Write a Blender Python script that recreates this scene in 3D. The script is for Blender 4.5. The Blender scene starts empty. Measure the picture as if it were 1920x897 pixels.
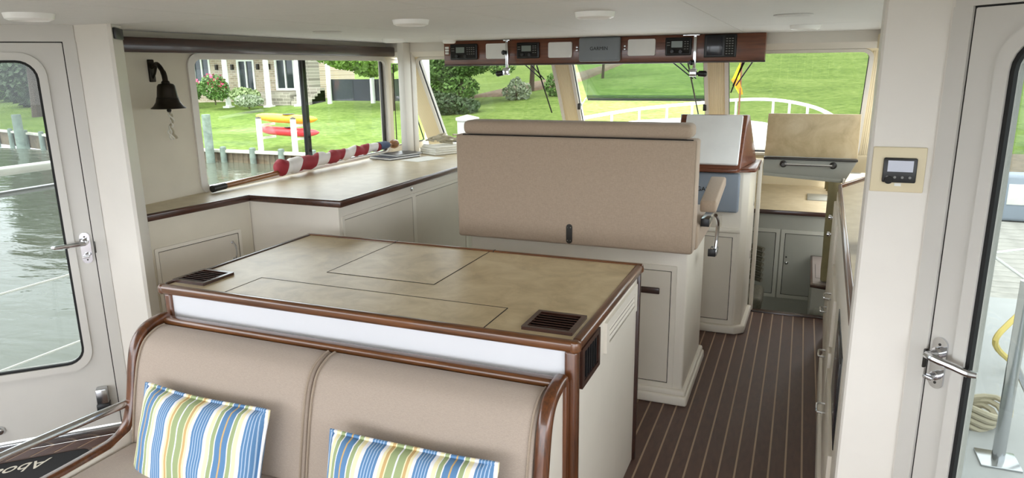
import bpy, bmesh, math, random
from mathutils import Vector, Matrix
random.seed(7)
S = bpy.context.scene
COL = S.collection
pi = math.pi

# ------------------------------------------------------------------ camera
cam_d = bpy.data.cameras.new('camera'); cam = bpy.data.objects.new('camera', cam_d); COL.objects.link(cam)
yaw, pitch, roll = 0.3893966, -0.2390517, 0.0121623
fwd = Vector((-math.sin(yaw)*math.cos(pitch), math.cos(yaw)*math.cos(pitch), math.sin(pitch)))
rt = Vector((math.cos(yaw), math.sin(yaw), 0)); dn = fwd.cross(rt)
r2 = math.cos(roll)*rt + math.sin(roll)*dn; d2 = -math.sin(roll)*rt + math.cos(roll)*dn
mw = Matrix((r2, -d2, -fwd)).transposed().to_4x4(); mw.translation = Vector((0, 0, 1.75))
cam.matrix_world = mw
cam_d.sensor_width = 36; cam_d.lens = 36*1317.18/1920; cam_d.clip_start = 0.05; cam_d.clip_end = 600
S.camera = cam

# ------------------------------------------------------------------ world: bright overcast sky
w = bpy.data.worlds.new('overcast_sky'); S.world = w; w.use_nodes = True
nt = w.node_tree; nt.nodes.clear()
tc = nt.nodes.new('ShaderNodeTexCoord'); sep = nt.nodes.new('ShaderNodeSeparateXYZ')
rp = nt.nodes.new('ShaderNodeValToRGB'); bg = nt.nodes.new('ShaderNodeBackground'); wo = nt.nodes.new('ShaderNodeOutputWorld')
rp.color_ramp.elements[0].position = 0.0; rp.color_ramp.elements[0].color = (0.88, 0.93, 1.0, 1)
rp.color_ramp.elements[1].position = 0.9; rp.color_ramp.elements[1].color = (1.0, 1.0, 1.0, 1)
nt.links.new(tc.outputs['Generated'], sep.inputs[0]); nt.links.new(sep.outputs['Z'], rp.inputs[0])
nt.links.new(rp.outputs[0], bg.inputs[0]); nt.links.new(bg.outputs[0], wo.inputs[0])
bg.inputs[1].default_value = 2.6
# soft sun behind thin cloud, high over the stern
sd = bpy.data.lights.new('cloud_veiled_sun', 'SUN'); sun = bpy.data.objects.new('cloud_veiled_sun', sd); COL.objects.link(sun)
sd.energy = 2.0; sd.angle = math.radians(35); sd.color = (1, 0.97, 0.92)
sun.rotation_euler = (math.radians(28), math.radians(-14), 0); sun.location = (0, -20, 40)
S.view_settings.view_transform = 'Standard'; S.view_settings.look = 'None'
S.view_settings.gamma = 1; S.view_settings.use_curve_mapping = False
S.view_settings.exposure = 1.34
try:
    S.cycles.use_denoising = True; S.cycles.denoiser = 'OPENIMAGEDENOISE'
    S.cycles.max_bounces = 12; S.cycles.diffuse_bounces = 6; S.cycles.glossy_bounces = 4
    S.cycles.transparent_max_bounces = 24; S.cycles.sample_clamp_indirect = 8
except Exception: pass

# ------------------------------------------------------------------ materials
def lin(c):
    return tuple(((v/255)/12.92 if v/255 <= 0.04045 else ((v/255+0.055)/1.055)**2.4) for v in c) + (1,)
MATS = {}
def base(name):
    m = bpy.data.materials.new(name); m.use_nodes = True
    n = m.node_tree.nodes; b = n['Principled BSDF']; MATS[name] = m
    return m, m.node_tree, b
def coords(t, scale=(1,1,1), rot=(0,0,0), kind='Object'):
    c = t.nodes.new('ShaderNodeTexCoord'); mp = t.nodes.new('ShaderNodeMapping')
    mp.inputs['Scale'].default_value = scale; mp.inputs['Rotation'].default_value = rot
    t.links.new(c.outputs[kind], mp.inputs[0]); return mp.outputs[0]
def noise(t, vec, scale, detail=4, rough=0.55, dist=0):
    n = t.nodes.new('ShaderNodeTexNoise'); n.inputs['Scale'].default_value = scale
    n.inputs['Detail'].default_value = detail; n.inputs['Roughness'].default_value = rough
    n.inputs['Distortion'].default_value = dist; t.links.new(vec, n.inputs['Vector']); return n.outputs['Fac']
def ramp(t, fac, stops, const=False):
    r = t.nodes.new('ShaderNodeValToRGB'); e = r.color_ramp.elements
    if const: r.color_ramp.interpolation = 'CONSTANT'
    while len(e) < len(stops): e.new(0.5)
    for i, (p, c) in enumerate(stops): e[i].position = p; e[i].color = c
    t.links.new(fac, r.inputs[0]); return r.outputs[0]
def bump(t, b, h, strength, dist=0.01):
    n = t.nodes.new('ShaderNodeBump'); n.inputs['Strength'].default_value = strength; n.inputs['Distance'].default_value = dist
    t.links.new(h, n.inputs['Height']); t.links.new(n.outputs[0], b.inputs['Normal'])
def plain(name, c, rough=0.5, metal=0, spec=0.5, var=0.04, nscale=6, bmp=0, bscale=200, coat=0):
    m, t, b = base(name); l = lin(c)
    f = noise(t, coords(t), nscale, 3)
    lo = tuple(max(0, v*(1-var)) for v in l[:3])+(1,); hi = tuple(min(1, v*(1+var)) for v in l[:3])+(1,)
    t.links.new(ramp(t, f, [(0.3, lo), (0.7, hi)]), b.inputs['Base Color'])
    b.inputs['Roughness'].default_value = rough; b.inputs['Metallic'].default_value = metal
    b.inputs['Specular IOR Level'].default_value = spec; b.inputs['Coat Weight'].default_value = coat
    b.inputs['Coat Roughness'].default_value = 0.08
    if bmp: bump(t, b, noise(t, coords(t), bscale, 2), bmp, 0.002)
    return m
def wood(name, c1, c2, axis, rough=0.3, coat=0.6, fine=60):
    m, t, b = base(name)
    sc = [fine, fine, fine]; sc[axis] = fine*0.05
    f = noise(t, coords(t, sc), 1.0, 6, 0.65, 0.6)
    t.links.new(ramp(t, f, [(0.28, lin(c1)), (0.72, lin(c2))]), b.inputs['Base Color'])
    b.inputs['Roughness'].default_value = rough; b.inputs['Coat Weight'].default_value = coat; b.inputs['Coat Roughness'].default_value = 0.1
    return m
plain('white_gelcoat', (220,215,206), 0.42, bmp=0.05, bscale=120, var=0.02)
plain('cabinet_white', (224,217,204), 0.4, var=0.02)
plain('cabinet_door', (214,206,192), 0.45, var=0.02)
plain('grey_cabin', (150,150,140), 0.5, var=0.03)
plain('grey_frame', (176,175,164), 0.5, var=0.03)
plain('desk_top', (128,118,112), 0.35, var=0.06)
plain('bright_white', (218,219,222), 0.45, var=0.01)
plain('wall_vinyl', (212,204,186), 0.7, var=0.03, bmp=0.15, bscale=400)
plain('door_white', (202,199,192), 0.4, var=0.02)
plain('cream_frame', (236,222,188), 0.45, var=0.03)
plain('cream_plate', (218,205,172), 0.45, var=0.02)
plain('black_plastic', (20,20,22), 0.4)
plain('black_line', (18,15,13), 0.7)
plain('rubber_black', (12,12,12), 0.7)
plain('chrome', (214,216,220), 0.12, metal=1)
plain('steel', (190,192,194), 0.2, metal=1)
plain('dark_metal', (60,58,55), 0.35, metal=0.6)
plain('bronze_dark', (44,38,30), 0.38, metal=0.7)
plain('cover_white', (242,242,240), 0.45)
plain('cover_grey', (134,140,146), 0.5)
plain('cover_blue', (138,148,160), 0.5)
plain('lcd_grey', (128,138,132), 0.25)
plain('screen_dark', (42,44,52), 0.15)
plain('screen_pale', (196,200,214), 0.2)
plain('key_grey', (125,125,122), 0.5)
plain('paper', (236,236,230), 0.7)
plain('navy', (34,38,52), 0.6)
plain('canvas_white', (226,224,214), 0.8, bmp=0.3, bscale=300)
plain('rope', (176,168,146), 0.85, bmp=0.6, bscale=260)
plain('rope_yellow', (206,186,110), 0.85)
plain('mat_black', (26,27,30), 0.95, bmp=0.4, bscale=500)
plain('lettering_silver', (200,196,184), 0.6)
plain('lettering_black', (14,14,14), 0.5)
plain('lamp_ring', (250,250,248), 0.35)
plain('lamp_lens', (196,196,190), 0.2)
plain('curtain', (128,120,88), 0.85, var=0.08, nscale=12)
plain('rattan', (82,78,64), 0.7, var=0.25, nscale=60)
plain('brown_leather', (64,40,28), 0.4)
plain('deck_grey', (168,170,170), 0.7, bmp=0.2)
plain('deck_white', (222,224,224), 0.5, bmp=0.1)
plain('kayak_orange', (244,176,46), 0.4)
plain('kayak_red', (214,48,56), 0.4)
plain('orange_cloth', (250,150,30), 0.7)
plain('yellow_cloth', (244,214,40), 0.7)
plain('house_white', (242,243,240), 0.6)
plain('house_glass', (44,52,58), 0.12)
plain('lantern', (52,46,40), 0.5)
plain('mesh_screen', (52,56,66), 0.8, var=0.12)
plain('bark', (78,66,54), 0.9, var=0.2, nscale=12)
plain('leaf_mid', (84,118,50), 0.6, var=0.35, nscale=1.3)
plain('leaf_light', (116,148,66), 0.6, var=0.3, nscale=1.3)
plain('leaf_dark', (52,76,38), 0.6, var=0.35, nscale=1.5)
plain('leaf_pale', (126,144,94), 0.6, var=0.25, nscale=3)
plain('leaf_silver', (136,148,122), 0.6, var=0.2)
plain('petal_pink', (208,64,104), 0.6, var=0.15)
plain('mulch', (110,92,72), 0.95, var=0.3, nscale=3)
plain('gravel', (150,146,136), 0.95, var=0.15, nscale=20)
plain('piling_wood', (112,126,116), 0.9, var=0.25, nscale=5)
plain('seawall_wood', (104,92,72), 0.9, var=0.3, nscale=4)
plain('seawall_cap', (186,184,170), 0.85, var=0.15, nscale=5)
plain('dock_wood', (160,158,152), 0.9, var=0.2, nscale=5)
plain('weathered_white', (222,222,216), 0.8, var=0.06)
plain('roof_shingle', (84,80,76), 0.9, var=0.1)
wood('wood_x', (56,31,14), (124,76,38), 0); wood('wood_y', (52,28,14), (112,66,34), 1); wood('wood_z', (54,29,14), (116,66,32), 2)
wood('panel_wood', (84,44,27), (132,76,50), 0, 0.35, 0.4)
wood('dark_wood', (38,20,14), (66,36,24), 1, 0.35, 0.4)
wood('dark_wood_x', (38,20,14), (66,36,24), 0, 0.35, 0.4)
wood('edge_wood', (44,22,14), (82,44,26), 1, 0.3, 0.6)
wood('pole_wood', (96,58,26), (150,96,48), 1, 0.35, 0.5, 40)
# laminate
m, t, b = base('laminate')
f = noise(t, coords(t), 7, 8, 0.62, 0.5)
t.links.new(ramp(t, f, [(0.3, lin((174,154,117))), (0.5, lin((197,177,138))), (0.72, lin((214,197,161)))]), b.inputs['Base Color'])
b.inputs['Roughness'].default_value = 0.34
m, t, b = base('laminate_light')
f = noise(t, coords(t), 9, 7, 0.6, 0.4)
t.links.new(ramp(t, f, [(0.3, lin((186,171,140))), (0.7, lin((206,193,164)))]), b.inputs['Base Color'])
b.inputs['Roughness'].default_value = 0.38
# fabrics
def fabric(name, c, sc=900, var=0.06, rough=0.85):
    m, t, b = base(name); l = lin(c)
    v = coords(t, (sc*0.12, sc, sc)); v2 = coords(t, (sc, sc, sc*0.12))
    f1 = noise(t, v, 1, 2); f2 = noise(t, v2, 1, 2)
    mx = t.nodes.new('ShaderNodeMath'); mx.operation = 'ADD'; t.links.new(f1, mx.inputs[0]); t.links.new(f2, mx.inputs[1])
    hf = t.nodes.new('ShaderNodeMath'); hf.operation = 'MULTIPLY'; hf.inputs[1].default_value = 0.5; t.links.new(mx.outputs[0], hf.inputs[0])
    lo = tuple(v_*(1-var*2) for v_ in l[:3])+(1,); hi = tuple(min(1, v_*(1+var*2)) for v_ in l[:3])+(1,)
    t.links.new(ramp(t, hf.outputs[0], [(0.35, lo), (0.65, hi)]), b.inputs['Base Color'])
    b.inputs['Roughness'].default_value = rough; b.inputs['Sheen Weight'].default_value = 0.15
    bump(t, b, hf.outputs[0], 0.25, 0.001); return m
fabric('taupe_fabric', (170,155,141)); fabric('helm_fabric', (170,150,130), 700); fabric('piping_taupe', (158,142,124))
fabric('ceiling_vinyl', (215,214,212), 120, 0.02, 0.6)
# floor sheet planks
m, t, b = base('plank_brown')
f = noise(t, coords(t, (1, 0.25, 1)), 60, 4); f2 = noise(t, coords(t), 700, 2)
t.links.new(ramp(t, f, [(0.3, lin((74,50,42))), (0.7, lin((94,66,55)))]), b.inputs['Base Color'])
b.inputs['Roughness'].default_value = 0.36; bump(t, b, f2, 0.5, 0.002)
plain('holly_strip', (176,152,128), 0.5)
# striped cushion cover
m, t, b = base('striped_cover')
cc = t.nodes.new('ShaderNodeTexCoord'); sx = t.nodes.new('ShaderNodeSeparateXYZ'); t.links.new(cc.outputs['Object'], sx.inputs[0])
ad = t.nodes.new('ShaderNodeMath'); ad.operation = 'MULTIPLY_ADD'; ad.inputs[1].default_value = 1/0.36; ad.inputs[2].default_value = 10.56; t.links.new(sx.outputs['X'], ad.inputs[0])
fr = t.nodes.new('ShaderNodeMath'); fr.operation = 'PINGPONG'; fr.inputs[1].default_value = 0.5; t.links.new(ad.outputs[0], fr.inputs[0])
BL, WH, YE, GR, TA, PB = lin((92,134,176)), lin((236,236,238)), lin((238,228,184)), lin((158,172,124)), lin((206,172,116)), lin((178,198,218))
st = [(0,TA),(0.006,BL),(0.062,WH),(0.072,GR),(0.112,WH),(0.120,YE),(0.158,WH),(0.192,BL),(0.212,PB),(0.220,BL),(0.240,PB),(0.248,BL),(0.268,PB),(0.276,BL),(0.296,PB),(0.304,BL),(0.326,WH),(0.358,YE),(0.385,TA),(0.412,YE),(0.425,GR),(0.492,WH)]
t.links.new(ramp(t, fr.outputs[0], st, True), b.inputs['Base Color']); b.inputs['Roughness'].default_value = 0.8
# flag stripes, wrapped on a slant round the pole (object Y runs along the pole)
m, t, b = base('flag_stripes')
cc = t.nodes.new('ShaderNodeTexCoord'); mp = t.nodes.new('ShaderNodeMapping'); mp.inputs['Rotation'].default_value = (0.5, 0, 0.55)
t.links.new(cc.outputs['Object'], mp.inputs[0]); sx = t.nodes.new('ShaderNodeSeparateXYZ'); t.links.new(mp.outputs[0], sx.inputs[0])
ad = t.nodes.new('ShaderNodeMath'); ad.operation = 'MULTIPLY'; ad.inputs[1].default_value = 1/0.235; t.links.new(sx.outputs['Y'], ad.inputs[0])
fr = t.nodes.new('ShaderNodeMath'); fr.operation = 'FRACT'; t.links.new(ad.outputs[0], fr.inputs[0])
t.links.new(ramp(t, fr.outputs[0], [(0, lin((146,36,46))), (0.56, lin((222,216,212)))], True), b.inputs['Base Color']); b.inputs['Roughness'].default_value = 0.75
plain('flag_blue', (74,88,116), 0.75)
# glass: thin pane, transparent with a Fresnel reflection
def glass(name, tint):
    m = bpy.data.materials.new(name); m.use_nodes = True; t = m.node_tree; t.nodes.clear(); MATS[name] = m
    o = t.nodes.new('ShaderNodeOutputMaterial'); mix = t.nodes.new('ShaderNodeMixShader'); tr = t.nodes.new('ShaderNodeBsdfTransparent'); gl = t.nodes.new('ShaderNodeBsdfGlossy')
    lw = t.nodes.new('ShaderNodeLayerWeight'); lw.inputs['Blend'].default_value = 0.5; gl.inputs['Roughness'].default_value = 0.02
    pw = t.nodes.new('ShaderNodeMath'); pw.operation = 'POWER'; pw.inputs[1].default_value = 5; t.links.new(lw.outputs['Facing'], pw.inputs[0])
    ma = t.nodes.new('ShaderNodeMath'); ma.operation = 'MULTIPLY_ADD'; ma.inputs[1].default_value = 0.5; ma.inputs[2].default_value = 0.025; t.links.new(pw.outputs[0], ma.inputs[0])
    tr.inputs[0].default_value = tint; t.links.new(ma.outputs[0], mix.inputs[0]); t.links.new(tr.outputs[0], mix.inputs[1]); t.links.new(gl.outputs[0], mix.inputs[2]); t.links.new(mix.outputs[0], o.inputs[0])
# tints act twice: each pane has an inner and an outer face
glass('glass_clear', (0.79,0.81,0.80,1)); glass('glass_windshield', (0.62,0.63,0.62,1)); glass('glass_green', (0.54,0.60,0.585,1)); glass('glass_door', (0.56,0.585,0.575,1))
# brick
m, t, b = base('brick_wall')
bk = t.nodes.new('ShaderNodeTexBrick'); t.links.new(coords(t, (1,1,1), (pi/2,0,0)), bk.inputs['Vector'])
bk.inputs['Color1'].default_value = lin((196,178,156)); bk.inputs['Color2'].default_value = lin((164,146,128)); bk.inputs['Mortar'].default_value = lin((206,198,186))
bk.inputs['Scale'].default_value = 1.0; bk.inputs['Brick Width'].default_value = 0.42; bk.inputs['Row Height'].default_value = 0.16; bk.inputs['Mortar Size'].default_value = 0.015
t.links.new(bk.outputs[0], b.inputs['Base Color']); b.inputs['Roughness'].default_value = 0.9
m, t, b = base('stone_base')
bk = t.nodes.new('ShaderNodeTexBrick'); t.links.new(coords(t, (1,1,1), (pi/2,0,0)), bk.inputs['Vector'])
bk.inputs['Color1'].default_value = lin((160,154,142)); bk.inputs['Color2'].default_value = lin((120,114,104)); bk.inputs['Mortar'].default_value = lin((180,174,162))
bk.inputs['Scale'].default_value = 1.0; bk.inputs['Brick Width'].default_value = 0.6; bk.inputs['Row Height'].default_value = 0.22; bk.inputs['Mortar Size'].default_value = 0.02
t.links.new(bk.outputs[0], b.inputs['Base Color']); b.inputs['Roughness'].default_value = 0.9
# lawn
m, t, b = base('grass')
f = noise(t, coords(t, (0.5,1,1)), 0.5, 8, 0.7); f2 = noise(t, coords(t, (1,1.6,1)), 3.2, 5, 0.7)
mm = t.nodes.new('ShaderNodeMath'); mm.operation = 'MULTIPLY_ADD'; mm.inputs[1].default_value = 0.6; t.links.new(f2, mm.inputs[0])
hh = t.nodes.new('ShaderNodeMath'); hh.operation = 'MULTIPLY'; hh.inputs[1].default_value = 0.4; t.links.new(f, hh.inputs[0]); t.links.new(hh.outputs[0], mm.inputs[2])
t.links.new(ramp(t, mm.outputs[0], [(0.36, lin((66,88,38))), (0.5, lin((98,120,56))), (0.64, lin((124,140,78)))]), b.inputs['Base Color'])
b.inputs['Roughness'].default_value = 0.95; b.inputs['Specular IOR Level'].default_value = 0.1
bump(t, b, f2, 0.2, 0.1)
# water
m, t, b = base('water')
b.inputs['Base Color'].default_value = lin((86,90,78)); b.inputs['Roughness'].default_value = 0.06; b.inputs['IOR'].default_value = 1.33
f = noise(t, coords(t, (0.6,1.2,1)), 1.1, 4, 0.5, 0.4); bump(t, b, f, 0.16, 0.25)
# cream frame with fine vertical reeding
m, t, b = base('reeded_cream')
wv = t.nodes.new('ShaderNodeTexWave'); wv.inputs['Scale'].default_value = 26; t.links.new(coords(t), wv.inputs['Vector'])
t.links.new(ramp(t, wv.outputs['Fac'], [(0.1, lin((216,200,164))), (0.5, lin((232,217,182)))]), b.inputs['Base Color']); b.inputs['Roughness'].default_value = 0.5
bump(t, b, wv.outputs['Fac'], 0.3, 0.004)

# ------------------------------------------------------------------ mesh helpers
ORG = {}
class MB:
    def __init__(s): s.bm = bmesh.new()
    def _mark(s): return set(s.bm.verts), set(s.bm.faces)
    def hexa(s, P, bev=0, seg=2):
        v = [s.bm.verts.new(p) for p in P]
        F = [s.bm.faces.new([v[i] for i in q]) for q in ((0,3,2,1),(4,5,6,7),(0,1,5,4),(1,2,6,5),(2,3,7,6),(3,0,4,7))]
        if bev:
            ed = list({e for f in F for e in f.edges})
            bmesh.ops.bevel(s.bm, geom=ed, offset=bev, segments=seg, affect='EDGES', profile=0.5, clamp_overlap=True)
        return s
    def box(s, x0, x1, y0, y1, z0, z1, bev=0, seg=2):
        return s.hexa([(x0,y0,z0),(x1,y0,z0),(x1,y1,z0),(x0,y1,z0),(x0,y0,z1),(x1,y0,z1),(x1,y1,z1),(x0,y1,z1)], bev, seg)
    def obox(s, o, U, V, N, u0, u1, v0, v1, n0, n1, bev=0, seg=2):
        f = lambda a,b_,c: o+U*a+V*b_+N*c
        return s.hexa([f(u0,v0,n0),f(u1,v0,n0),f(u1,v1,n0),f(u0,v1,n0),f(u0,v0,n1),f(u1,v0,n1),f(u1,v1,n1),f(u0,v1,n1)], bev, seg)
    def loops(s, A, caps=True, closed=False):
        L = [[s.bm.verts.new(p) for p in l] for l in A]; n = len(A[0])
        rng = range(len(L)) if closed else range(len(L)-1)
        for i in rng:
            a, b_ = L[i], L[(i+1) % len(L)]
            for k in range(n):
                s.bm.faces.new((a[k], a[(k+1)%n], b_[(k+1)%n], b_[k]))
        if caps and not closed:
            s.bm.faces.new(L[0][::-1]); s.bm.faces.new(L[-1])
        return s
    def prism(s, pts, vec, bev=0, seg=2):
        vec = Vector(vec); m0 = set(s.bm.edges)
        s.loops([[Vector(p) for p in pts], [Vector(p)+vec for p in pts]])
        if bev:
            bmesh.ops.bevel(s.bm, geom=[e for e in s.bm.edges if e not in m0], offset=bev, segments=seg, affect='EDGES', profile=0.5, clamp_overlap=True)
        return s
    def tube(s, pts, r, n=10, closed=False):
        pts = [Vector(p) for p in pts]; A = []; up = None
        for i, p in enumerate(pts):
            if closed: d = pts[(i+1)%len(pts)]-pts[i-1]
            else: d = pts[min(i+1,len(pts)-1)]-pts[max(i-1,0)]
            d.normalize()
            if up is None: up = Vector((0,0,1)) if abs(d.z) < 0.9 else Vector((1,0,0))
            a = d.cross(up).normalized(); b_ = a.cross(d).normalized(); up = b_
            rr = r[i] if isinstance(r, (list,tuple)) else r
            A.append([p+a*math.cos(2*pi*k/n)*rr+b_*math.sin(2*pi*k/n)*rr for k in range(n)])
        return s.loops(A, closed=closed)
    def lathe(s, prof, c, n=24, axis=(0,0,1)):
        ax = Vector(axis).normalized(); u = ax.orthogonal().normalized(); v = ax.cross(u); c = Vector(c)
        return s.loops([[c+ax*z+(u*math.cos(2*pi*k/n)+v*math.sin(2*pi*k/n))*max(r,1e-4) for k in range(n)] for r, z in prof])
    def ring(s, o, U, V, N, inn, out, n0, n1, k=6):
        a = rrect(*inn, k); b_ = rrect(*out, k)
        f = lambda p, h: o+U*p[0]+V*p[1]+N*h
        return s.loops([[f(p,n0) for p in a],[f(p,n1) for p in a],[f(p,n1) for p in b_],[f(p,n0) for p in b_]], closed=True)
    def plate(s, o, U, V, N, rc, n0, n1, k=6):
        a = rrect(*rc, k); f = lambda p, h: o+U*p[0]+V*p[1]+N*h
        return s.loops([[f(p,n0) for p in a],[f(p,n1) for p in a]])
    def build(s, name, mat, parent=None, sharp=35, org=None):
        bm = s.bm
        bmesh.ops.recalc_face_normals(bm, faces=bm.faces)
        for f in bm.faces: f.smooth = True
        lim = math.radians(sharp)
        for e in bm.edges:
            if len(e.link_faces) != 2 or e.calc_face_angle(0) > lim: e.smooth = False
        if parent is not None: o0 = ORG[parent.name]
        elif org is not None: o0 = Vector(org)
        else:
            xs = [v.co for v in bm.verts]
            o0 = Vector(((min(p.x for p in xs)+max(p.x for p in xs))/2, (min(p.y for p in xs)+max(p.y for p in xs))/2, min(p.z for p in xs)))
        bmesh.ops.translate(bm, verts=bm.verts, vec=-o0)
        me = bpy.data.meshes.new(name); bm.to_mesh(me); bm.free()
        me.materials.append(MATS[mat]); o = bpy.data.objects.new(name, me); COL.objects.link(o)
        ORG[o.name] = o0
        if parent is not None: o.parent = parent
        else: o.location = o0
        return o
def rrect(u0, u1, v0, v1, r, k=6):
    r = max(r, 1e-3); P = []
    for cx, cy, a0 in ((u1-r,v1-r,0),(u0+r,v1-r,pi/2),(u0+r,v0+r,pi),(u1-r,v0+r,1.5*pi)):
        for i in range(k+1):
            a = a0+pi/2*i/k; P.append((cx+r*math.cos(a), cy+r*math.sin(a)))
    return P
def tag(o, label, cat, group=None, kind=None):
    if label: o['label'] = label
    if cat: o['category'] = cat
    if group: o['group'] = group
    if kind: o['kind'] = kind
    return o
def thing(name, loc, label, cat, group=None):
    o = bpy.data.objects.new(name, None); COL.objects.link(o); o.location = loc; o.empty_display_size = 0.1
    ORG[o.name] = Vector(loc); return tag(o, label, cat, group)
def struct(o, label=None, cat=None):
    o['kind'] = 'structure'
    if label: o['label'] = label
    if cat: o['category'] = cat
    return o
def sempty(name, loc=(0,0,0)):
    o = bpy.data.objects.new(name, None); COL.objects.link(o); o.location = loc; ORG[o.name] = Vector(loc); o['kind'] = 'structure'; return o
def piece(src, name, parent, loc):          # a copy sharing mesh data
    c = src.copy(); c.name = name; COL.objects.link(c); c.parent = parent; c.location = loc; ORG[c.name] = ORG[parent.name]; return c
def curve_pts(P, n=6):
    P = [Vector(p) for p in P]; out = []
    for i in range(len(P)-1):
        p0, p1, p2, p3 = P[max(i-1,0)], P[i], P[i+1], P[min(i+2,len(P)-1)]
        for k in range(n):
            s = k/n
            out.append(0.5*((2*p1)+(p2-p0)*s+(2*p0-5*p1+4*p2-p3)*s*s+(3*p1-p0-3*p2+p3)*s**3))
    out.append(P[-1]); return out
def text(name, body, mat, parent, loc, rot, size, shear=0, ext=0.0006, align='CENTER'):
    c = bpy.data.curves.new(name, 'FONT'); c.body = body; c.size = size; c.shear = shear; c.extrude = ext; c.align_x = align; c.align_y = 'CENTER'
    tmp = bpy.data.objects.new('tmp', c); COL.objects.link(tmp); bpy.context.view_layer.update()
    me = bpy.data.meshes.new_from_object(tmp.evaluated_get(bpy.context.evaluated_depsgraph_get()))
    bpy.data.objects.remove(tmp); me.materials.clear(); me.materials.append(MATS[mat]); o = bpy.data.objects.new(name, me); COL.objects.link(o)
    o.parent = parent; o.location = Vector(loc)-ORG[parent.name]; o.rotation_euler = rot; return o
X, Y, Z = Vector((1,0,0)), Vector((0,1,0)), Vector((0,0,1))
# ================================================================== STRUCTURE
CEIL = 1.955
# floor: holly-coloured base with brown planks laid on it
fl = MB().prism([(-3.62,-2.5,-0.012),(0.97,-2.5,-0.012),(0.97,1.52,-0.012),(0.345,2.145,-0.012),(0.27,2.2,-0.012),(0.29,5.16,-0.012),(-3.12,5.16,-0.012),(-3.12,2.42,-0.012),(-2.99,2.25,-0.012),(-3.62,1.62,-0.012)], (0,0,0.0105)).build('floor', 'holly_strip')
struct(fl)
x = 0.121+0.0685*12
pl_cache = {}
while x > -3.6:
    xl, xr = x-0.0685+0.004, x-0.004
    y1 = y2 = 5.15
    if xr > 0.30: y1, y2 = 2.475-xl, 2.475-xr
    if xl < -3.0: y1, y2 = xl+5.236, xr+5.236
    if xl >= -3.58 and xr <= 0.95:
        MB().hexa([(xl,-2.5,-0.0014),(xr,-2.5,-0.0014),(xr,y2,-0.0014),(xl,y1,-0.0014),(xl,-2.5,0),(xr,-2.5,0),(xr,y2,0),(xl,y1,0)], 0.0006, 1).build('plank', 'plank_brown', fl)
    x -= 0.0685
# companionway sill
struct(MB().box(-0.27, 0.29, 5.15, 5.20, -0.03, 0.012, 0.006).build('trim_1', 'dark_wood_x'))
# ceiling: backing and padded panels with narrow seams
ce = struct(MB().box(-3.62, 0.97, -2.5, 5.26, CEIL+0.004, CEIL+0.03).build('ceiling', 'ceiling_vinyl'))
xs = [-3.62, -2.07, -1.20, -0.39, 0.97]; ys = [-2.5, 0.4, 2.27, 4.12, 5.26]
for i in range(4):
    for j in range(4):
        MB().box(xs[i]+0.0015, xs[i+1]-0.0015, ys[j]+0.0015, ys[j+1]-0.0015, CEIL, CEIL+0.006, 0.0015, 1).build('ceiling_panel', 'ceiling_vinyl', ce)
# left side wall, window opening y 3.06-5.06 z 1.075-1.825, quarter window ahead of it
WX, WO = -3.18, -3.24
wl = MB()
wl.box(WO, WX, 2.42, 5.66, -0.02, 1.075)
wl.box(WO, WX, 2.42, 5.24, 1.825, CEIL)
wl.box(WO, WX, 2.42, 3.06, 1.075, 1.825)
wl.box(WO, WX, 5.06, 5.16, 1.075, 1.825)
wl.prism([(WO,5.24,1.825),(WO,5.30,1.825),(WO,5.29,1.87),(WO,5.24,1.87)], (WX-WO,0,0))
wl.prism([(WO,5.16,1.075),(WO,5.70,1.075),(WO,5.68,1.115),(WO,5.16,1.115)], (WX-WO,0,0))
wl.prism([(WO,5.16,1.80),(WO,5.285,1.80),(WO,5.27,1.83),(WO,5.16,1.83)], (WX-WO,0,0))
struct(wl.build('wall_left', 'wall_vinyl'))
# window 1: sliding side window with rounded frame
UV = (Vector((WX,0,0)), Y, Z, X)
w1 = struct(MB().ring(*UV, (3.075,5.055,1.085,1.818,0.05), (3.03,5.09,1.05,1.85,0.075), -0.03, 0.012).build('window_1', 'white_gelcoat'))
MB().box(-3.222, -3.216, 3.06, 4.10, 1.08, 1.82).build('pane', 'glass_clear', w1)
MB().box(-3.208, -3.202, 4.02, 5.07, 1.08, 1.82).build('pane', 'glass_clear', w1)
MB().box(-3.226, -3.21, 4.07, 4.10, 1.08, 1.82, 0.003).build('sash_rail', 'dark_metal', w1)
MB().box(-3.212, -3.196, 4.02, 4.045, 1.08, 1.82, 0.003).build('sash_rail', 'black_plastic', w1)
MB().box(-3.212, -3.19, 5.025, 5.05, 1.08, 1.82, 0.003).build('sash_rail', 'dark_metal', w1)
MB().box(-3.225, -3.19, 3.09, 5.04, 1.085, 1.095, 0.002).build('track', 'steel', w1)
# window 2: quarter window, raked leading edge
qp = [(5.185,1.115),(5.655,1.115),(5.285,1.795),(5.185,1.795)]
w2 = struct(MB().prism([(-3.215,a,b_) for a,b_ in qp], (0.006,0,0)).build('window_2', 'glass_clear'))
MB().tube([(-3.178,a,b_) for a,b_ in [(5.19,1.12),(5.63,1.12),(5.655,1.13),(5.648,1.15),(5.30,1.775),(5.28,1.79),(5.19,1.79)]], 0.006, 6, True).build('seal', 'rubber_black', w2)
# posts inboard of the quarter window
struct(MB().box(-3.01,-2.955,4.985,5.095,1.07,1.954,0.006).build('trim_2','white_gelcoat'))
struct(MB().box(-3.005,-2.95,5.103,5.175,1.07,1.954,0.006).build('trim_3','white_gelcoat'))
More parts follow.
